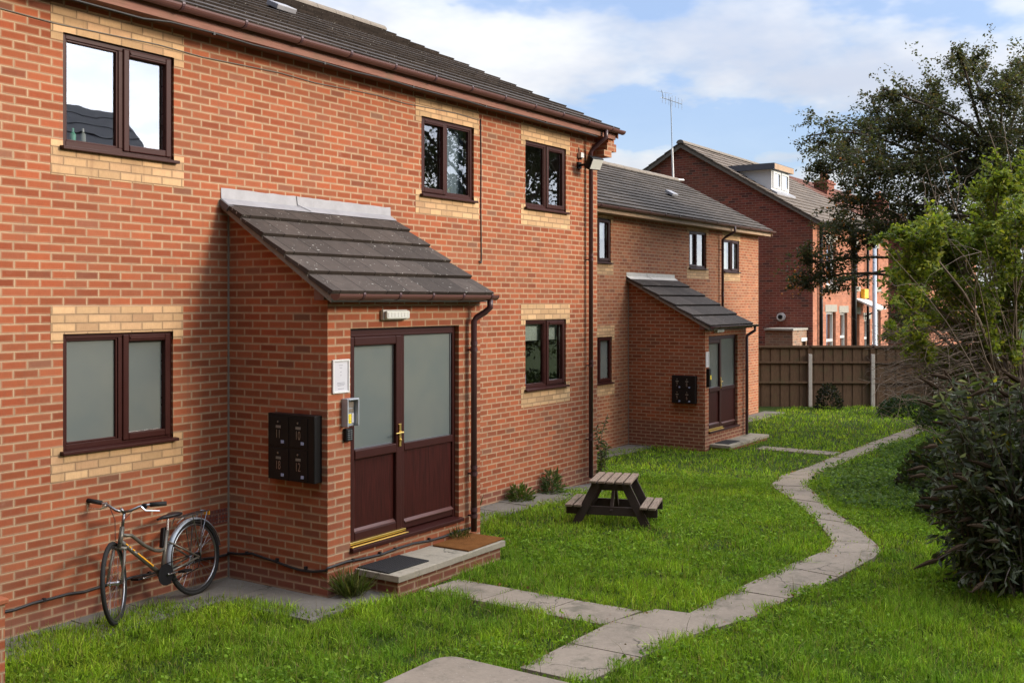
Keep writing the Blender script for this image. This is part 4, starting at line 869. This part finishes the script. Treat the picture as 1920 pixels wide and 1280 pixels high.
# aerial and street lamp
A=thing('tv_aerial',(21.5,5.2,6.38),'tall thin television aerial pole on the far block ridge','aerial')
MB().tube([(21.54,5.2,6.3),(21.50,5.22,7.3)],.032,8).build('mast','white_paint',A); MB().tube([(21.50,5.22,7.3),(21.44,5.24,8.80)],.014,6).build('pole','galvanised',A)
m=MB(); m.tube([(21.25,5.42,8.78),(21.75,5.02,8.62)],.012,5)
for i in range(7):
    q=Vector((21.25,5.42,8.78)).lerp(Vector((21.75,5.02,8.62)),i/6); m.tube([q-Vector((.0,.0,.16)),q+Vector((0,0,.16))],.006,4)
for s in(-1,1): m.tube([(21.27,5.40,8.80),(21.10,5.40-.02*s,8.86+.12*s)],.008,4); 
m.tube([(21.0,5.5,8.95),(21.45,5.2,8.90)],.006,4); m.build('antenna','galvanised',A)
MB().tube([(21.54,5.2,6.37),(21.85,5.0,6.37)],.03,8).build('bracket','white_paint',A)
L=thing('street_lamp',(30.68,1.75,-.5),'grey steel street lamp standing in front of the sunlit terrace','street lamp')
MB().tube([(30.68,1.75,-.5),(30.68,1.75,1.2),(30.68,1.75,1.25),(30.68,1.75,4.9)],[.13,.12,.085,.07],12).build('pole','galvanised',L,smooth=True)
MB().tube([(30.68,1.75,4.85),(30.72,1.69,4.98),(31.1,1.12,5.06)],.045,8).build('arm','galvanised',L); MB().obox((31.35,.76,5.08),(.55,-.83,.06),(.83,.55,0),(0,0,1),.36,.13,.06).build('lantern','galvanised',L,bevel=.03)
# brick pillar at the frame edge
o=thing('brick_pillar',tuple(at(-16,1300,7.2).xy)+(0,),'red brick pillar cut off by the left picture edge','pillar'); q=at(-30,1150,7.2)
MB().box(q.x-.17,q.y-.17,-.1,q.x+.05,q.y+.05,.70).build('shaft','red_brick',o); MB().box(q.x-.19,q.y-.19,.701,q.x+.07,q.y+.07,.74).build('cap','tan_brick',o,bevel=.01)
# the house across the garden, seen in the window reflections
H=thing('house',(4,-21,0),'dark roofed house across the garden, mirrored in the leftmost upper window','house')
hw=MB(); hw.wall('y',-18,-5,14.2,-.5,4.9,[],inward=-1); hw.quad((14.2,-25,-.5),(14.2,-25,4.9),(14.2,-21.5,8.75),(14.2,-18,4.9),(14.2,-18,-.5)); hw.quad((-5,-18,-.5),(-5,-18,4.9),(-5,-21.5,8.75),(-5,-25,4.9),(-5,-25,-.5)); hw.quad((-5,-25,-.5),(-5,-25,4.9),(14.2,-25,4.9),(14.2,-25,-.5)); hw.build('wall','dark_brick',H)
r=MB(); roof_slope(r,-5.3,14.4,-17.6,4.75,-21.5,8.9,12); roof_slope(r,-5.3,14.4,-25.4,4.75,-21.5,8.9,12); r.build('roof','slate',H)
for xx in(-2,2,6,9):
    f=MB().box(xx-.55,-18.0-.0,2.9,xx+.55,-17.97,4.2).build('window','white_upvc',H); MB().box(xx-.47,-17.969,2.98,xx+.47,-17.965,4.12).build('pane','slate',f)
B=thing('house',(-13.5,-6,0),'unseen brick house added behind the viewpoint to block skylight','house')  # added out of view, blocks skylight so faces toward -X turn darker
hw=MB(); hw.wall('x',-10.2,-17,-.9,-.5,7.4,[],inward=-1); hw.quad((-16,-17,-.5),(-10.2,-17,-.5),(-10.2,-17,7.4),(-13.1,-17,9.4),(-16,-17,7.4)); hw.quad((-10.2,-.9,-.5),(-16,-.9,-.5),(-16,-.9,7.4),(-13.1,-.9,9.4),(-10.2,-.9,7.4)); hw.wall('x',-16,-17,-.9,-.5,7.4,[],inward=1); hw.build('wall','dark_brick',B)
r=MB(); r.prism([(-9.8,7.2),(-9.8,7.3),(-13.1,9.55),(-16.4,7.3),(-16.4,7.2),(-13.1,9.42)],-17.3,-.6,'y'); r.build('roof','slate',B)
for yy in(-14,-10,-6,-3):
    f=MB().box(-10.2,yy-.55,3.2,-10.17,yy+.55,4.5).build('window','white_upvc',B); MB().box(-10.169,yy-.47,3.28,-10.165,yy+.47,4.42).build('pane','slate',f)
# ------------------------------------------------------------------ plants
def branch_pts(a,b,sag=.0,wob=.06,n=7,rnd=random):
    a=Vector(a);b=Vector(b);L=(b-a).length;o=[]
    w1=Vector((rnd.uniform(-1,1),rnd.uniform(-1,1),rnd.uniform(-1,1)))*wob*L; w2=Vector((rnd.uniform(-1,1),rnd.uniform(-1,1),rnd.uniform(-1,1)))*wob*.5*L
    for i in range(n+1):
        t_=i/n; o.append(a.lerp(b,t_)+w1*math.sin(math.pi*t_)+w2*math.sin(2*math.pi*t_)+Vector((0,0,sag*L*4*t_*(1-t_))))
    return o
def crown(root,trunk_pts,clusters,leafn,lsize,lasp,cols,trunk_r,twigs=14,bark='bark',droop=.3,dense=1.0,sag=.08,twig_r=.006,alongs=.35):
    """clusters: (centre, radius, leaf weight). A limb runs from the trunk to every cluster, twigs fill it, leaves sit along the twigs."""
    tm=MB(); tp=[Vector(p) for p in trunk_pts]; n=len(tp); tm.tube(tp,[trunk_r*(1-.55*i/(n-1)) for i in range(n)],10)
    lm=MB(); P=[];D=[]; cnt=0
    for c,rad,wt in clusters:
        c=Vector(c); k=min(range(n),key=lambda i:(tp[i]-c).length+ (3 if tp[i].z>c.z+.5 else 0)-i*.15); s=tp[k]
        bp=branch_pts(s,c,sag,.07,8); L=(c-s).length; r0=min(trunk_r*.42,.016+.012*L); lm.tube(bp,[r0*(1-.75*i/8)+.004 for i in range(9)],6)
        nt=max(3,int(twigs*wt)); per=max(2,int(leafn*wt/nt))
        for j in range(nt):
            dv=Vector((random.gauss(0,1),random.gauss(0,1),random.gauss(0,.8))).normalized()*rad*(random.uniform(.35,1.0) if random.random()<.7 else random.uniform(1.0,1.65)); e=c+dv
            st_=bp[random.randint(5,8)]; tw=branch_pts(st_,e,.03,.12,4); lm.tube(tw,[twig_r,twig_r*.8,twig_r*.7,twig_r*.5,twig_r*.3],4,False)
            for q in range(per):
                t_=random.uniform(alongs,1.04); i=min(3,int(t_*4)); f=t_*4-i; b=tw[i].lerp(tw[i+1],min(f,1.2))
                sp=Vector((random.gauss(0,1),random.gauss(0,1),random.gauss(0,1)))*rad*.09; P.append(b+sp); D.append(Vector((random.gauss(0,1),random.gauss(0,1),random.gauss(-droop,.7)))); cnt+=1
    off=parent_world(root)
    tm.build('trunk',bark,root,smooth=True); lm.build('branches',bark,root,smooth=True)
    P=np.array(P);D=np.array(D); sz=lsize*RNG.uniform(.6,1.3,len(P)); tint=mixcol(len(P),cols)
    return leaves_mesh('crown',P,D,sz,lasp,tint,parent=root,off=tuple(off)),P
# dark tree with orange berries, right of frame
base=Vector((18.6,-4.6,gzf(18))); tr=thing('tree',tuple(base),'large dark leaved tree with orange berries rising at the right','tree','trees')
S=[(1515,255,30,.3),(1550,285,42,.7),(1535,325,30,.4),(1600,245,42,.8),(1648,205,38,.7),(1652,165,18,.22),(1620,320,58,1.2),(1590,380,40,.8),(1560,432,40,.6),(1528,492,36,.6),(1497,532,26,.4),(1556,535,24,.3),(1685,235,55,1.1),(1745,180,55,1.0),(1805,115,40,.7),(1800,95,18,.25),(1865,165,55,1.0),(1915,135,45,.8),(1700,315,65,1.3),(1780,265,70,1.4),(1860,265,65,1.3),(1930,235,60,1.2),(1765,360,66,1.1),(1690,405,55,1.0),(1640,430,30,.45),(1600,455,22,.3),(1830,350,66,1.2),(1905,345,60,1.1),(1735,470,55,1.0),(1705,525,36,.5),(1700,590,34,.5),(1745,600,42,.7),(1800,470,60,1.0),(1985,200,70,1.3),(2000,320,70,1.3),(2060,250,70,1.2),(1990,430,70,1.1),(2090,400,70,1.0),(1880,450,60,1.)]
cl=[]
for px,py,rp,w in S:
    wd=24+random.uniform(-1.6,1.8)+(px-1700)*.0008; cl.append((at(px,py,wd),rp*wd/FPX*1.22,w))
co1,P=crown(tr,[base,base+Vector((-.1,.15,.9)),base+Vector((-.1,.3,2.0)),base+Vector((.1,.35,3.2)),base+Vector((.05,.5,4.6)),base+Vector((.2,.4,5.8))],cl,2900,.076,.56,[(.048,.060,.032),(.062,.075,.038),(.075,.080,.046),(.090,.098,.046),(.095,.070,.036)],.11,twigs=36,droop=.25,twig_r=.0045)
bm=MB()
for k in range(230):
    c,rad,w=cl[random.choice([6,7,8,9,10,11,7,8,9,10,23,24,25])]; q=c+Vector((random.gauss(0,1),random.gauss(0,1),random.gauss(-.3,1)))*rad*.38
    bm.ball(q,random.uniform(.016,.030),4)
b_=bm.build('berries','berry',tr)
b_['kind']='stuff'
# lilac-like shrub with bright leaves and bare stems
base=Vector((10.7,-5.9,gzf(10.7))); sh=thing('shrub',tuple(base),'tall bushy shrub with bright yellow green leaves and bare brown stems','shrub','shrubs')
S=[(1680,470,26,.45),(1712,440,38,.8),(1770,425,42,.9),(1735,505,50,1.1),(1800,470,52,1.1),(1838,395,48,1.1),(1878,335,42,1.),(1908,300,30,.7),(1905,400,52,1.1),(1855,455,52,1.),(1925,470,55,1.),(1690,555,42,.6),(1672,615,26,.3),(1755,575,44,.55),(1700,640,36,.4),(1820,560,46,.8),(1890,560,50,.9),(1975,380,60,1.),(1990,500,60,.9),(1960,310,45,.9),(1750,650,40,.45),(1800,690,40,.5),(1880,640,50,.7)]
cl=[]
for px,py,rp,w in S:
    wd=15.6+random.uniform(-1.0,1.0); cl.append((at(px,py,wd),rp*wd/FPX*1.25,w))
crown(sh,[base,base+Vector((-.05,.05,.5)),base+Vector((-.1,.1,1.0)),base+Vector((-.1,.15,1.5))],cl,1900,.076,.55,[(.165,.215,.030),(.215,.255,.036),(.125,.17,.032),(.095,.135,.028),(.27,.28,.045)],.075,twigs=15,bark='twig',droop=.05,sag=-.03)
stm=MB()
for k in range(95):                                            # bare arching stems
    a=base+Vector((random.gauss(-.05,.14),random.gauss(.05,.14),random.uniform(0,.6))); c,rad,w=random.choice(cl); e=c+Vector((random.gauss(0,.5),random.gauss(0,.5),random.gauss(-.3,.6)))
    if view_px(e)<1640: continue
    tp=branch_pts(a,e,.05,.06,7); r0=random.uniform(.008,.020); stm.tube(tp,[r0*(1-.8*i/7)+.0015 for i in range(8)],5,False)
    for j in range(5):
        i=random.randint(3,7); q=tp[i]; stm.tube(branch_pts(q,q+Vector((random.gauss(-.1,.35),random.gauss(.1,.35),random.gauss(.05,.3))),0,.15,3),[.004,.003,.0025,.0015],4,False)
for k in range(230):                                            # dead twigs low on the left side
    c=at(random.uniform(1650,1800),random.uniform(620,740),random.uniform(14.8,16.2)); e=c+Vector((random.gauss(-.25,.3),random.gauss(.2,.3),random.gauss(-.05,.25)))
    if view_px(e)<1610: continue
    stm.tube(branch_pts(base+Vector((0,0,.7)) if k%4==0 else c+Vector((.35,-.3,.1)),c,.05,.08,4),[.007,.006,.005,.004,.003],4,False); stm.tube(branch_pts(c,e,0,.15,3),[.004,.003,.0025,.0015],4,False)
stm.build('stems','twig',sh,smooth=True)
# buddleia with brown seed spikes
base=Vector((3.75,-6.55,0)); bu=thing('bush',tuple(base),'dark drooping bush with brown seed spikes beside the curving path','bush','shrubs')
P=[];D=[];stems=MB();sp=MB(); tips=[]
for k in range(290):
    px=random.uniform(1728,2040); t_=random.random(); py=random.uniform(690,1105)
    lim=1742+ (abs(py-930)/190)**2*22+ (30 if py>1060 else 0)
    if px<lim-8: px=lim+random.uniform(0,60)
    wd=random.uniform(9.3,10.9); e=at(px,py,wd); a=base+Vector((random.gauss(0,.12),random.gauss(0,.12),0)); mid=a.lerp(e,.55)+Vector((0,0,.25+.2*random.random()))
    pts=[]
    for i in range(9):
        u=i/8; pts.append(a*(1-u)**2+mid*2*u*(1-u)+e*u*u)
    stems.tube(pts,[.010*(1-.8*u/8)+.002 for u in range(9)],5,False)
    dr=(pts[-1]-pts[-3]).normalized()
    for q in range(48):
        u=random.uniform(.12,1.0); i=min(7,int(u*8)); b=pts[i].lerp(pts[i+1],u*8-i); P.append(b+Vector((random.gauss(0,.02),)*3)); D.append(dr*.5+Vector((random.gauss(0,.8),random.gauss(0,.8),random.gauss(-.55,.5))))
    if random.random()<.40:
        left=Vector((-RT[0],-RT[1],0)); ln=random.uniform(.13,.26); d=(dr*.4+left*random.uniform(.3,1.)+Vector((random.gauss(0,.2),random.gauss(0,.2),random.gauss(-.12,.2)))).normalized(); m_=[e+d*ln*i/6+Vector((0,0,-.10*ln*(i/6)**2)) for i in range(7)]
        sp.tube(m_,[.008,.020,.022,.019,.015,.010,.003],6)
        for j in range(22):
            i=random.randint(0,5); q=m_[i].lerp(m_[i+1],random.random()); o=Vector((random.gauss(0,1),random.gauss(0,1),random.gauss(0,1))).normalized()*random.uniform(.014,.03); sp.tube([q,q+o+d*.012],[.006,.002],3,False)
stems.build('stems','bark',bu); s_=sp.build('seed_spikes','seed_head',bu)
P=np.array(P);D=np.array(D);n=len(P); tint=mixcol(n,[(.048,.060,.026),(.060,.078,.030),(.078,.092,.048),(.034,.046,.022),(.14,.15,.11)],.28); yl=RNG.random(n)<.012; tint[yl]=np.array((.30,.26,.03))
leaves_mesh('foliage',P,D,RNG.uniform(.07,.15,n),.31,tint,parent=bu,off=tuple(base))
# smaller plants
def tuft(name,loc,h,n,cols,label,cat,spread=.5,asp=.10,group=None,r=.05):
    o=thing(name,tuple(loc),label,cat,group); P=np.zeros((n,3)); P[:,:2]=RNG.normal(0,r,(n,2)); D=RNG.normal(0,spread,(n,3)); D[:,2]=np.abs(D[:,2])*.4+.9
    leaves_mesh('foliage',P,D,h*RNG.uniform(.5,1.1,n),asp,mixcol(n,cols),parent=o); return o
GR=[(.050,.085,.015),(.075,.12,.022),(.09,.11,.03)]
tuft('weed',(.16,-1.50,.01),.30,260,[(.10,.12,.035),(.15,.15,.05),(.07,.1,.02)],'dry grassy weed at the front corner of the near porch','weed',.7,.028)
for loc,rx,rz,nn,lab,cols in(((5.05,-.16,-.02),.20,.20,420,'bushy green weed against the wall left of the picnic table',GR),((5.95,-.13,-.05),.18,.34,380,'taller feathery weed against the wall near the corner pipe',[(.06,.10,.035),(.08,.115,.04)])):
    o=thing('weed',loc,lab,'weed','weeds along the wall'); a=unit(RNG.normal(size=(nn,3)))*RNG.uniform(.25,1,(nn,1))**.7; a[:,2]=np.abs(a[:,2]); P=a*np.array([rx,rx*.8,rz]); D=a*1.2+RNG.normal(0,.5,(nn,3)); leaves_mesh('foliage',P,D,RNG.uniform(.05,.13,nn),.22,mixcol(nn,cols),parent=o)
    q=MB()
    for k in range(12): q.tube(branch_pts((loc[0],loc[1],loc[2]),(loc[0]+random.gauss(0,rx*.6),loc[1]+random.gauss(0,rx*.5),loc[2]+rz*random.uniform(.6,1.1)),.05,.08,4),.003,4)
    q.build('stem','twig',o)
tuft('weed',(3.95,-.12,0),.30,40,[(.1,.1,.03),(.06,.09,.02)],'thin weed by the wall right of the near porch','weed',.5,.08)
tuft('weed',(1.95,-1.42,.2),.16,60,[(.12,.12,.035),(.07,.1,.02)],'small weed growing behind the coir doormat','weed',.6,.06)
tuft('weed',(9.5,1.7,-.25),.45,160,[(.02,.04,.018),(.03,.05,.02)],'dark leafy weed at the foot of the far block wall','weed',.9,.3,r=.12)
# climbing seedling on the corner pipe
o=thing('sapling',(7.28,-.22,-.13),'thin buddleia sapling growing up beside the corner downpipe','sapling'); P=[];D=[];st_=MB()
for k in range(4):
    e=Vector((7.28+random.gauss(.12,.15),-.26+random.gauss(-.03,.06),random.uniform(.5,1.05))); pp=branch_pts((7.28,-.2,-.13),e,.02,.05,6); st_.tube(pp,.006,5)
    for q in range(60): i=random.randint(1,5); b=pp[i].lerp(pp[i+1],random.random()); P.append(b); D.append((random.gauss(0,1),random.gauss(0,1),random.gauss(0,.6)))
st_.build('stem','twig',o); leaves_mesh('foliage',np.array(P),np.array(D),RNG.uniform(.04,.10,len(P)),.35,mixcol(len(P),[(.06,.09,.03),(.1,.11,.04),(.05,.07,.03)]),parent=o,off=(7.28,-.22,-.13))
def mound(name,loc,rx,rz,n,size,cols,label,cat,asp=.6):
    o=thing(name,tuple(loc),label,cat); a=RNG.normal(size=(n,3)); a=unit(a)*RNG.uniform(.5,1,(n,1))**.5; a[:,2]=np.abs(a[:,2]); P=a*np.array([rx,rx,rz]); D=a+RNG.normal(0,.6,(n,3))
    leaves_mesh('foliage',P,D,size*RNG.uniform(.6,1.3,n),asp,mixcol(n,cols),parent=o); return o
mound('small_bush',(23.6,1.2,-.4),.38,.75,900,.08,[(.012,.016,.012),(.02,.022,.015)],'small dark bush against the fence between two concrete posts','bush')
mound('bramble',(23.2,-1.2,-.4),.9,.55,2200,.09,[(.015,.03,.012),(.02,.04,.015),(.03,.05,.018)],'low dark bramble at the fence foot right of second post','bramble')
mound('bramble',(20.8,-3.2,-.4),1.3,1.1,4500,.09,[(.018,.036,.012),(.025,.05,.015),(.04,.06,.02)],'dense green bramble thicket where the path ends','bramble')
mound('bramble',(14.2,-5.3,-.4),1.5,1.5,5200,.10,[(.022,.04,.014),(.03,.055,.016),(.05,.07,.02)],'bramble thicket below the bright green shrub','bramble')
mound('bramble',(8.2,-6.4,-.25),1.3,1.3,4200,.10,[(.018,.032,.014),(.026,.042,.018),(.04,.055,.02)],'dark undergrowth behind the drooping bush','bramble')
mound('bramble',(10.9,-4.75,-.38),.95,.95,3600,.09,[(.020,.030,.014),(.03,.042,.018),(.045,.04,.022),(.05,.075,.02)],'brown green bramble at the left foot of the bright green shrub','bramble')
mound('bramble',(8.0,-5.75,-.22),.95,1.05,3400,.09,[(.022,.032,.016),(.034,.046,.022),(.05,.042,.024),(.05,.08,.03)],'dark bramble left of the drooping bush where lawn meets bank','bramble')
o=tuft('flower',(16.4,1.2,-.4),.35,60,GR,'yellow flowered weed by the far step','flower',.6,.15,r=.08); f=MB()
for k in range(9): f.ball((16.4+random.gauss(.05,.07),1.2+random.gauss(-.05,.07),-.4+random.uniform(.12,.22)),.025,5)
f.build('bloom','flower',o)
# tree out of frame on the right: it stands in the window reflections
base=Vector((18.0,-9.2,-.4)); t3=thing('tree',tuple(base),'dark leafy tree right of the view, mirrored in the two right upper windows','tree','trees')
cl=[(base+Vector((random.uniform(-4.2,4.6),random.gauss(0,1.3),random.uniform(2.0,9.2))),random.uniform(.8,1.3),1.) for k in range(54)]
crown(t3,[base,base+Vector((.1,0,1.5)),base+Vector((.0,.2,3.2)),base+Vector((.2,.1,5.2))],cl,900,.13,.6,[(.03,.045,.018),(.04,.055,.02),(.05,.06,.03)],.13,twigs=16)
# ------------------------------------------------------------------ grass
def inside(poly,x,y):
    r=np.zeros(len(x),bool); n=len(poly)
    for i in range(n):
        x1,y1=poly[i][:2];x2,y2=poly[(i+1)%n][:2]
        if y1==y2: continue
        c=((y1>y)!=(y2>y))&(x<(x2-x1)*(y-y1)/(y2-y1)+x1); r^=c
    return r
def lawn_ok(x,y,shrink=.045):
    ok=y<2.5
    jx=x+RNG.normal(0,shrink*.7,len(x))+.045*np.sin(y*7.+x*3); jy=y+RNG.normal(0,shrink*.7,len(x))+.055*np.sin(x*6.3+2*np.sin(x*2.9))+.02*np.sin(x*17.)
    for q in PATHS[:n0]:
        c=np.mean(np.array(q)[:,:2],axis=0); a=np.array(q)[:,:2]; sh=[c+(p-c)*(1+.0*0)-(p-c)/max(np.linalg.norm(p-c),1e-6)*(.055+.05*min(1,max(0,(c[0]-6)/8))) for p in a]
        if c[0]>18.6: continue
        e=(a[1]-a[0])/max(np.linalg.norm(a[1]-a[0]),1e-6)*.09; sh=[sh[0]-e,sh[1]+e,sh[2]+e,sh[3]-e]        # narrow across, not along
        ok&=~inside(sh,jx,jy)
    jw=.16*np.sin(x*2.3)+.10*np.sin(x*5.1+1)+RNG.normal(0,.05,len(x))           # ragged edge over the wall paving
    ok&=~((x<0.05)&(y>-.24+jw*.5)&(x<-.9)); ok&=~((x>=-.9)&(x<.02)&(y>np.interp(x,[-.9,-.52,-.45,-.38,0.],[-.28,-.42,-1.0,-1.5,-1.75])+jw*.4)); ok&=~((x>=-.02)&(x<.42)&(y>-1.85+jw*.3))
    ok&=~((x>-.02)&(x<2.46)&(y>-1.345)); ok&=~((x>.38)&(x<2.18)&(y>-1.93))
    ok&=~((x>=2.4)&(x<7.6)&(y>-.42+jw)); ok&=~((x>=7.5)&(y>2.2+jw)); ok&=~((x>13.5)&(x<15.95)&(y>.72)); ok&=~((x>13.8)&(x<16.15)&(y>.27))
    ok&=~inside(STEP,jx,jy); return ok
def scatter(n,w0,w1,marg=.12,pw=1.6):
    out=[]
    u=RNG.random(n); w=(w0**pw+(w1**pw-w0**pw)*u)**(1/pw); r=RNG.uniform(-.5-marg,.5+marg,n)*1920/FPX*w
    x=CX+w*FW[0]+r*RT[0]; y=CY+w*FW[1]+r*RT[1]
    k=(x>-8)&(x<26)&(y>-14)&(y<2.5); return x[k],y[k]
def blades(x,y,h,wd,cols,lean=.75,jit=.36):
    n=len(x); z=gz(x)-.012; a=RNG.uniform(0,2*np.pi,n); s=np.stack([np.cos(a),np.sin(a),np.zeros(n)],1); b=RNG.uniform(0,2*np.pi,n); L=np.abs(RNG.normal(0,lean,n)); dv=np.stack([np.cos(b)*L,np.sin(b)*L,np.ones(n)],1); dv=unit(dv); bend=np.stack([np.cos(b),np.sin(b),-.35*np.ones(n)],1)*L[:,None]
    p=np.stack([x,y,z],1); h=h[:,None]; wd=wd[:,None]; v=np.empty((n,5,3)); v[:,0]=p-s*wd; v[:,1]=p+s*wd; m_=p+dv*h*.55; v[:,2]=m_+s*wd*.8; v[:,3]=m_-s*wd*.8; v[:,4]=p+dv*h+bend*h*.45
    i=np.arange(n)[:,None]*5; f=np.concatenate([i,i+1,i+2,i+3,i+3,i+2,i+4],1).ravel(); lt=np.tile([4,3],n)
    return v.reshape(-1,3),f,lt,np.repeat(mixcol(n,cols,jit),5,axis=0)
def vnoise(x,y,sc,seed):
    g=np.random.default_rng(seed).random((64,64)); u=x/sc+200.; v=y/sc+200.; i=np.floor(u).astype(int); j=np.floor(v).astype(int); fu=u-i; fv=v-j; fu=fu*fu*(3-2*fu); fv=fv*fv*(3-2*fv)
    q=lambda a,b: g[a%64,b%64]
    return q(i,j)*(1-fu)*(1-fv)+q(i+1,j)*fu*(1-fv)+q(i,j+1)*(1-fu)*fv+q(i+1,j+1)*fu*fv
GC=[(.178,.300,.022),(.202,.322,.024),(.240,.350,.034),(.135,.245,.018),(.28,.36,.048),(.10,.185,.018)]
def make_grass(name,n,w0,w1,h0,h1,wd,cols=GC):
    x,y=scatter(n,w0,w1); k=lawn_ok(x,y); x,y=x[k],y[k]; m_=len(x)
    pat=.6*vnoise(x,y,1.6,1)+.4*vnoise(x,y,.7,2); fine=vnoise(x,y,.22,3)
    k=RNG.random(m_)<.30+.9*fine; x,y,pat,fine=x[k],y[k],pat[k],fine[k]; m_=len(x)
    h=(h0*.6+(h1*1.15-h0*.6)*np.clip(.45*pat+.65*(fine-.15),0,1)+.02*RNG.random(m_))*RNG.uniform(.6,1.2,m_)
    v,f,lt,c=blades(x,y,h,np.full(m_,wd)*RNG.uniform(.6,1.3,m_),cols)
    yel=.55*vnoise(x,y,.9,5)+.45*vnoise(x,y,.3,6); c*=np.repeat(np.stack([.62+.72*yel,.74+.48*yel,np.ones(m_)],1),5,axis=0); shade=(.72+.5*fine)[:,None]; c*=np.repeat(shade,5,axis=0); dry=np.repeat(RNG.random(m_)<.05,5); c[dry]=np.array((.26,.22,.08))
    return v,f,lt,c
def join(parts,name,mat):
    vs=[];fs=[];ls=[];cs=[];o=0
    for v,f,l,c in parts: vs.append(v);fs.append(f+o);ls.append(l);cs.append(c);o+=len(v)
    return tag(npmesh(name,np.concatenate(vs),np.concatenate(fs),np.concatenate(ls),mat,np.concatenate(cs)),kind='stuff')
parts=[make_grass('g',270000,5.5,11.5,.045,.13,.0034),make_grass('g',60000,5.5,12.5,.03,.08,.0075),make_grass('g',270000,11.5,18,.045,.10,.0048),make_grass('g',160000,18,33,.05,.11,.008)]
x,y=scatter(5000,5.5,18); k=lawn_ok(x,y); x,y=x[k],y[k]; parts.append(blades(x,y,RNG.uniform(.14,.26,len(x)),np.full(len(x),.0018),[(.20,.17,.07),(.13,.15,.04),(.24,.19,.10)],.35))
jx=[];jy=[]
for q in PATHS[:n0]:
    for a,b in((q[0],q[3]),(q[1],q[2])):
        if random.random()<.8:
            u0=random.random()
            for k in range(random.randint(10,60)):
                u=min(1,max(0,random.gauss(u0,.22))); p_=Vector(a).lerp(Vector(b),u); jx.append(p_.x+random.gauss(0,.010)); jy.append(p_.y+random.gauss(0,.010))
jx=np.array(jx);jy=np.array(jy); parts.append(blades(jx,jy,RNG.uniform(.03,.065,len(jx)),np.full(len(jx),.003),GC,.9))
join(parts,'grass','blade')
# clover and broad leaved weeds among the grass
x,y=scatter(260000,6,24); k=lawn_ok(x,y); x,y=x[k],y[k]; pat=.6*vnoise(x,y,1.3,8)+.4*vnoise(x,y,.35,9); k=RNG.random(len(x))<np.clip((pat-.42)*5,.04,1); x,y=x[k],y[k]; n=len(x)
P=np.stack([x,y,gz(x)+RNG.uniform(.02,.075,n)],1); D=RNG.normal(0,1,(n,3)); D[:,2]=np.abs(D[:,2])*.35
tag(leaves_mesh('clover',P,D,RNG.uniform(.016,.044,n),.72,mixcol(n,[(.135,.24,.022),(.165,.275,.026),(.21,.315,.040),(.10,.185,.020)]),'blade'),kind='stuff')
# leafy ground cover on the right bank
n=17000; x=RNG.uniform(7.6,19,n); y=RNG.uniform(-6.2,-2.2,n); k=lawn_ok(x,y,.06)&(y<-2.6+.3*np.sin(x*1.7)+RNG.normal(0,.2,n)-np.clip((10.5-x)*.55,0,9)); x,y=x[k],y[k]; n=len(x)
P=np.stack([x,y,gz(x)+RNG.uniform(.03,.16,n)],1); D=RNG.normal(0,1,(n,3)); D[:,2]=np.abs(D[:,2])*.3
tag(leaves_mesh('ground_cover',P,D,RNG.uniform(.04,.085,n),.7,mixcol(n,[(.075,.130,.034),(.095,.155,.044),(.12,.18,.060),(.06,.105,.028)]),'blade'),kind='stuff')
# fallen leaves on and beside the path
L=[]; 
for k in range(900):
    q=random.choice(PATHS[:n0]); a,b=random.random(),random.choice([random.uniform(-.10,.10)]*8+[random.uniform(.90,1.10)]*8+[random.random()])
    u=Vector(q[0]).lerp(Vector(q[1]),a).lerp(Vector(q[3]).lerp(Vector(q[2]),a),b); L.append((u.x,u.y,gzf(u.x)+.028))
P=np.array(L);n=len(P);D=RNG.normal(0,1,(n,3));D[:,2]=np.abs(D[:,2])*.12
tag(leaves_mesh('fallen_leaves',P,D,RNG.uniform(.015,.035,n)*np.where(RNG.random(n)<.07,2.2,1),.5,mixcol(n,[(.16,.09,.045),(.20,.12,.06),(.12,.08,.05),(.30,.15,.06)]),'leaf'),kind='stuff')
for o in list(bpy.data.objects):
    if '_local' in o.keys(): del o['_local']
# ------------------------------------------------------------------ colour management
vs=SC.view_settings; SC.display_settings.display_device='sRGB'; vs.view_transform='Standard'; vs.look='None'; vs.exposure=.6; vs.gamma=1; vs.use_curve_mapping=False
SC.cycles.max_bounces=8; SC.cycles.transparent_max_bounces=12
